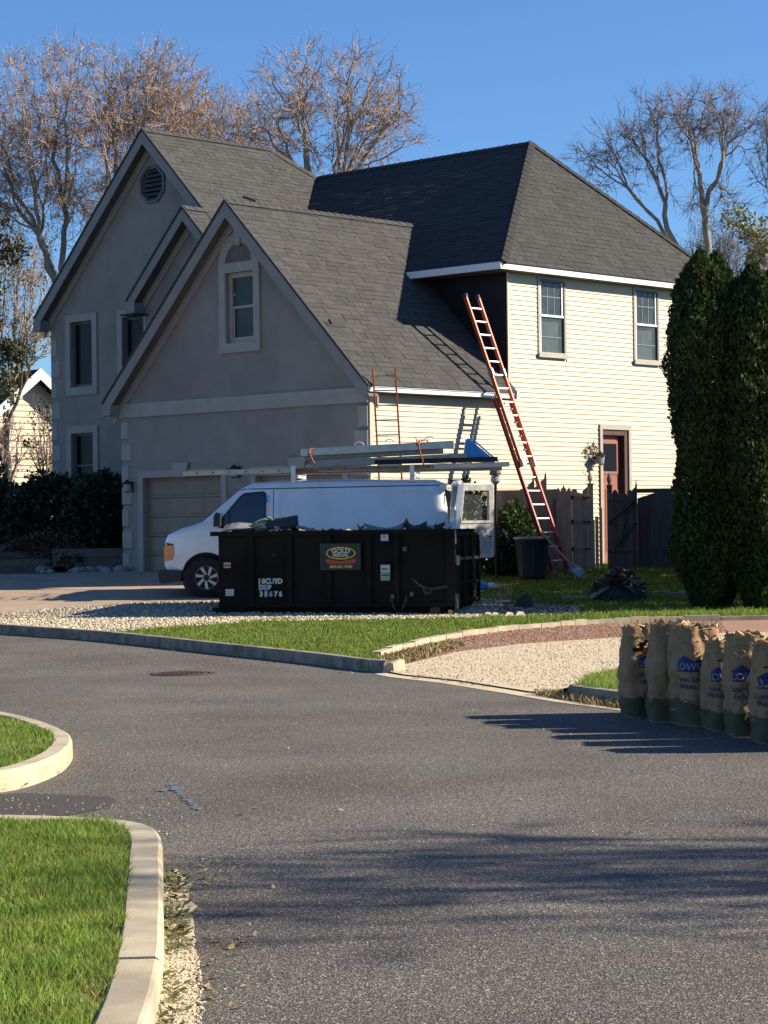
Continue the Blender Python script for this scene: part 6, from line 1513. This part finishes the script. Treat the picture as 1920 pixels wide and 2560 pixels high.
# trees beyond the right edge of the view whose shadows streak the near road
for k, (x, y, ez, sd_) in enumerate(((14.4, 11.9, 7.2, 51), (17.4, 11.4, 6.6, 52))):
    bare_tree('bare street tree beyond the right edge whose branch shadows fall across the near road', x, y, .12, [(x, ez, 2.5, 2.2, 1)], 190, sd_, 2.2, bark='bark_dark', twig='twig', bud='bud_rust', nb=900, tw=.017, twigs=4, group='street trees shading the near road')

def leaf_mass(mb, r, pts_fn, n_, s0, s1, up=.0, fold=True):
    for _ in range(n_):
        p, nrm = pts_fn(r); s = r.uniform(s0, s1)
        d = (nrm * r.uniform(.2, 1) + Vector((r.gauss(0, .5), r.gauss(0, .5), r.gauss(0, .5) + up))).normalized(); x = d.cross(Vector((r.gauss(0, 1), r.gauss(0, 1), r.gauss(0, 1)))).normalized()
        mb.add([p, p + d * s * .5 + x * s * .3, p + d * s, p + d * s * .5 - x * s * .3], [(0, 1, 2, 3)])
def arborvitae(label, x, y, h, rad, seed, n_=17000, group=None):
    t = thing('evergreen', label, 'evergreen', (x, y, G(y)), 0, group); r = random.Random(seed)
    MB().tube([(0, 0, 0), (.03, .02, h * .5), (0, 0, h * .93)], [.08, .05, .01], 7).build('trunk', 'bark_dark', t)
    def radius(z, a):
        u = z / h
        b_ = rad * (min(1, (.25 + u * 5)) if u < .15 else 1) * (1 - max(0, (u - .80) / .20) ** 2.2) * (1 + .10 * math.sin(u * 9 + seed))
        return b_ * (1 + .30 * noise.noise(Vector((math.cos(a) * 1.4, math.sin(a) * 1.4, z * 1.5 + seed))) + .22 * noise.noise(Vector((math.cos(a) * 4, math.sin(a) * 4, z * 5 + seed))))
    def pt(r):
        z = h * (r.random() ** .9); a = r.uniform(0, 6.28); R1 = radius(z, a); q = R1 * (1 - abs(r.gauss(0, .16)))
        return Vector((q * math.cos(a), q * math.sin(a), z)), Vector((math.cos(a) * .6, math.sin(a) * .6, .9))
    mb = MB(); leaf_mass(mb, r, pt, n_, .045, .105, .6)
    # upright finger sprays that break the outline
    for k in range(560):
        p, nn = pt(r); L = r.uniform(.1, .26)
        for j in range(12): 
            q = p + Vector((nn.x * .45, nn.y * .45, 1)).normalized() * L * j / 11; s = .07 * (1 - j / 16)
            d = Vector((r.gauss(0, 1), r.gauss(0, 1), .9)).normalized() * s; e = Vector((r.gauss(0, 1), r.gauss(0, 1), .3)).normalized() * s * .35
            mb.add([q, q + d * .5 + e, q + d, q + d * .5 - e], [(0, 1, 2, 3)])
    mb.build('foliage', 'leaf_arbor', t, fix=False); return t
arborvitae('columnar evergreen nearest the house, the tallest of the row', 5.36, 37.9, 6.0, .51, 1, 36000)
arborvitae('second columnar evergreen with a sunlit yellow-green tip', 5.70, 38.3, 6.0, .52, 2, 26000)
arborvitae('third columnar evergreen with a lower notched top', 6.22, 37.8, 5.75, .60, 3, 36000)
arborvitae('broad evergreen cut by the right edge of the picture', 6.85, 38.1, 5.95, .60, 4, 20000)
for k, (x, y, h) in enumerate(((7.8, 38.2, 5.6), (8.7, 38.9, 5.4))):
    arborvitae('columnar evergreen beyond the right edge continuing the row', x, y, h, .6, 10 + k, 9000, 'evergreens beyond the right edge')

ADDED_SHADE = [(8.3, 40.2, 2.4), (8.6, 41.7, 2.3), (8.7, 43.2, 2.3), (8.9, 44.8, 2.3), (9.1, 46.4, 2.1), (9.4, 48.2, 1.5)]  # unseen bushes added past the right edge, sized to shade the yard
def shrub(name, label, cat, x, y, z, rx, ry, rz, n_, s0, s1, material, seed, group=None, hole=.0, stem=True):
    t = thing(name, label, cat, (x, y, z), 0, group); r = random.Random(seed)
    def pt(r):
        a = r.uniform(0, 6.28); c = r.uniform(-.9, 1); q = math.sqrt(max(0, 1 - c * c)); d = Vector((q * math.cos(a), q * math.sin(a), c)); k_ = (1 - abs(r.gauss(0, .2))) * (1 + .28 * noise.noise(d * 2.3 + Vector((seed, 0, 0))))
        return Vector((d.x * rx * k_, d.y * ry * k_, rz + d.z * rz * k_)), d
    mb = MB(); leaf_mass(mb, r, pt, n_, s0, s1, .2); mb.build('foliage', material, t, fix=False)
    if stem:
        st = MB()
        for k in range(7):
            a = r.uniform(0, 6.28); st.tube([(0, 0, 0), (rx * .3 * math.cos(a), ry * .3 * math.sin(a), rz * .8), (rx * .7 * math.cos(a), ry * .7 * math.sin(a), rz * 1.5)], [.03, .02, .008], 5)
        st.build('stems', 'bark_dark', t)
    return t
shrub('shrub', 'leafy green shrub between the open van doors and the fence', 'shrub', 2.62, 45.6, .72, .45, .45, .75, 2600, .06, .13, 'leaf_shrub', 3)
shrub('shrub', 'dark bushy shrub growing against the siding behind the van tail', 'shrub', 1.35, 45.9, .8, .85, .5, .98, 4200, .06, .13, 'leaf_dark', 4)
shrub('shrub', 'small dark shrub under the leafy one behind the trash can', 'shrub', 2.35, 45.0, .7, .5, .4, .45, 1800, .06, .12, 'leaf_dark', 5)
# hedge and bed plants in the shade at the left
for k, (x, y, rx, rz) in enumerate(((-11.6, 55.0, 1.4, 1.15), (-9.4, 54.2, 1.4, 1.05), (-7.6, 52.6, 1.3, 1.12), (-6.35, 51.4, .9, 1.12))):
    shrub('hedge_bush', ['dark clipped bush at the outer left end below the lower window', 'dark clipped bush below the right part of the lower window', 'dark clipped bush between lower window and garage corner', 'dark clipped bush touching the garage quoins'][k], 'bush', x, y, .85, rx, .9, rz, 8500, .08, .18, 'leaf_dark', 60 + k, 'hedge in front of the left wing')
shrub('shrub', 'low reddish shrub in the shaded bed above the timber steps', 'shrub', -7.6, 50.8, .9, .9, .5, .42, 2200, .06, .14, 'leaf_reddish', 71)
shrub('shrub', 'small dark mound plant beside the rocks at the bed edge', 'shrub', -6.9, 49.9, .85, .5, .4, .28, 1200, .05, .12, 'leaf_dark', 72)
shrub('shrub', 'round sunlit green shrub at the left edge by the distant house', 'shrub', -11.2, 60, .9, 1.1, .9, 1.75, 5200, .09, .2, 'leaf_shrub', 73)
for k, (x, y, rz) in enumerate(ADDED_SHADE):
    shrub('hedge_bush', 'unseen bush added beyond the right edge to shade the yard', 'bush', x, y, .8, 1.0, 1.0, rz, 5600, .12, .26, 'leaf_dark', 90 + k, 'unseen bushes added for shade')
# flowering and evergreen trees around the distant house
def leafy_tree(label, x, y, h, rad, material, seed, n_=5000, s=(.10, .24), c0=.35, flat=1.0):
    t = bare_tree(label, x, y, .09, [(x, G(y) + h * .68, rad, h * .32, 1)], 110, seed, h * .2, bud=None, bark='bark_dark', tw=.008, twl=.3); r = random.Random(seed)
    cl = [(Vector((r.gauss(0, rad * .5), r.gauss(0, rad * .4), r.uniform(h * c0, h))), r.uniform(.25, .6) * rad * .8) for _ in range(26)]
    def pt(r):
        c, q = r.choice(cl); d = Vector((r.gauss(0, 1), r.gauss(0, 1), r.gauss(0, 1))).normalized(); return c + d * q * r.uniform(.4, 1), d
    mb = MB(); leaf_mass(mb, r, pt, n_, s[0], s[1], .2); mb.build('foliage', material, t, fix=False); return t
leafy_tree('white flowering tree with loose twigs in front of the distant house', -11.0, 66, 4.6, .9, 'blossom', 81, 330, (.05, .10), .3)
leafy_tree('dark leafy bush tree covering the lower right of the distant gable', -9.55, 64, 4.7, .55, 'leaf_dark', 84, 800, (.06, .13), .3)
leafy_tree('olive leafed tree behind the columnar evergreens at the right edge', 9.6, 56, 8.6, 1.0, 'bud_olive', 85, 6500, (.06, .13), .55)
leafy_tree('dark shaggy olive-leaved tree filling the left edge above the distant house', -12.6, 71, 11.2, 1.15, 'leaf_olive', 87, 6500, (.07, .17), .48)
# distant wood: reads as one mass
r = random.Random(99); wd = MB()
for k in range(16000):
    x = r.uniform(-60, 60); y = r.uniform(118, 135); p = Vector((x, y, .9 + r.random() ** 1.4 * (7.5 + 2.5 * noise.noise(Vector((x * .12, 0, 3)))))); s = r.uniform(.4, 1.1)
    d = Vector((r.gauss(0, .4), r.gauss(0, .4), 1)).normalized() * s; e = Vector((r.gauss(0, 1), r.gauss(0, 1), 0)).normalized() * s * .16
    wd.add([p, p + d * .5 + e, p + d, p + d * .5 - e], [(0, 1, 2, 3)])
tag(wd.build('woods', 'twig', fix=False), 'distant band of leafless woodland beyond the houses', 'woods', kind='stuff')
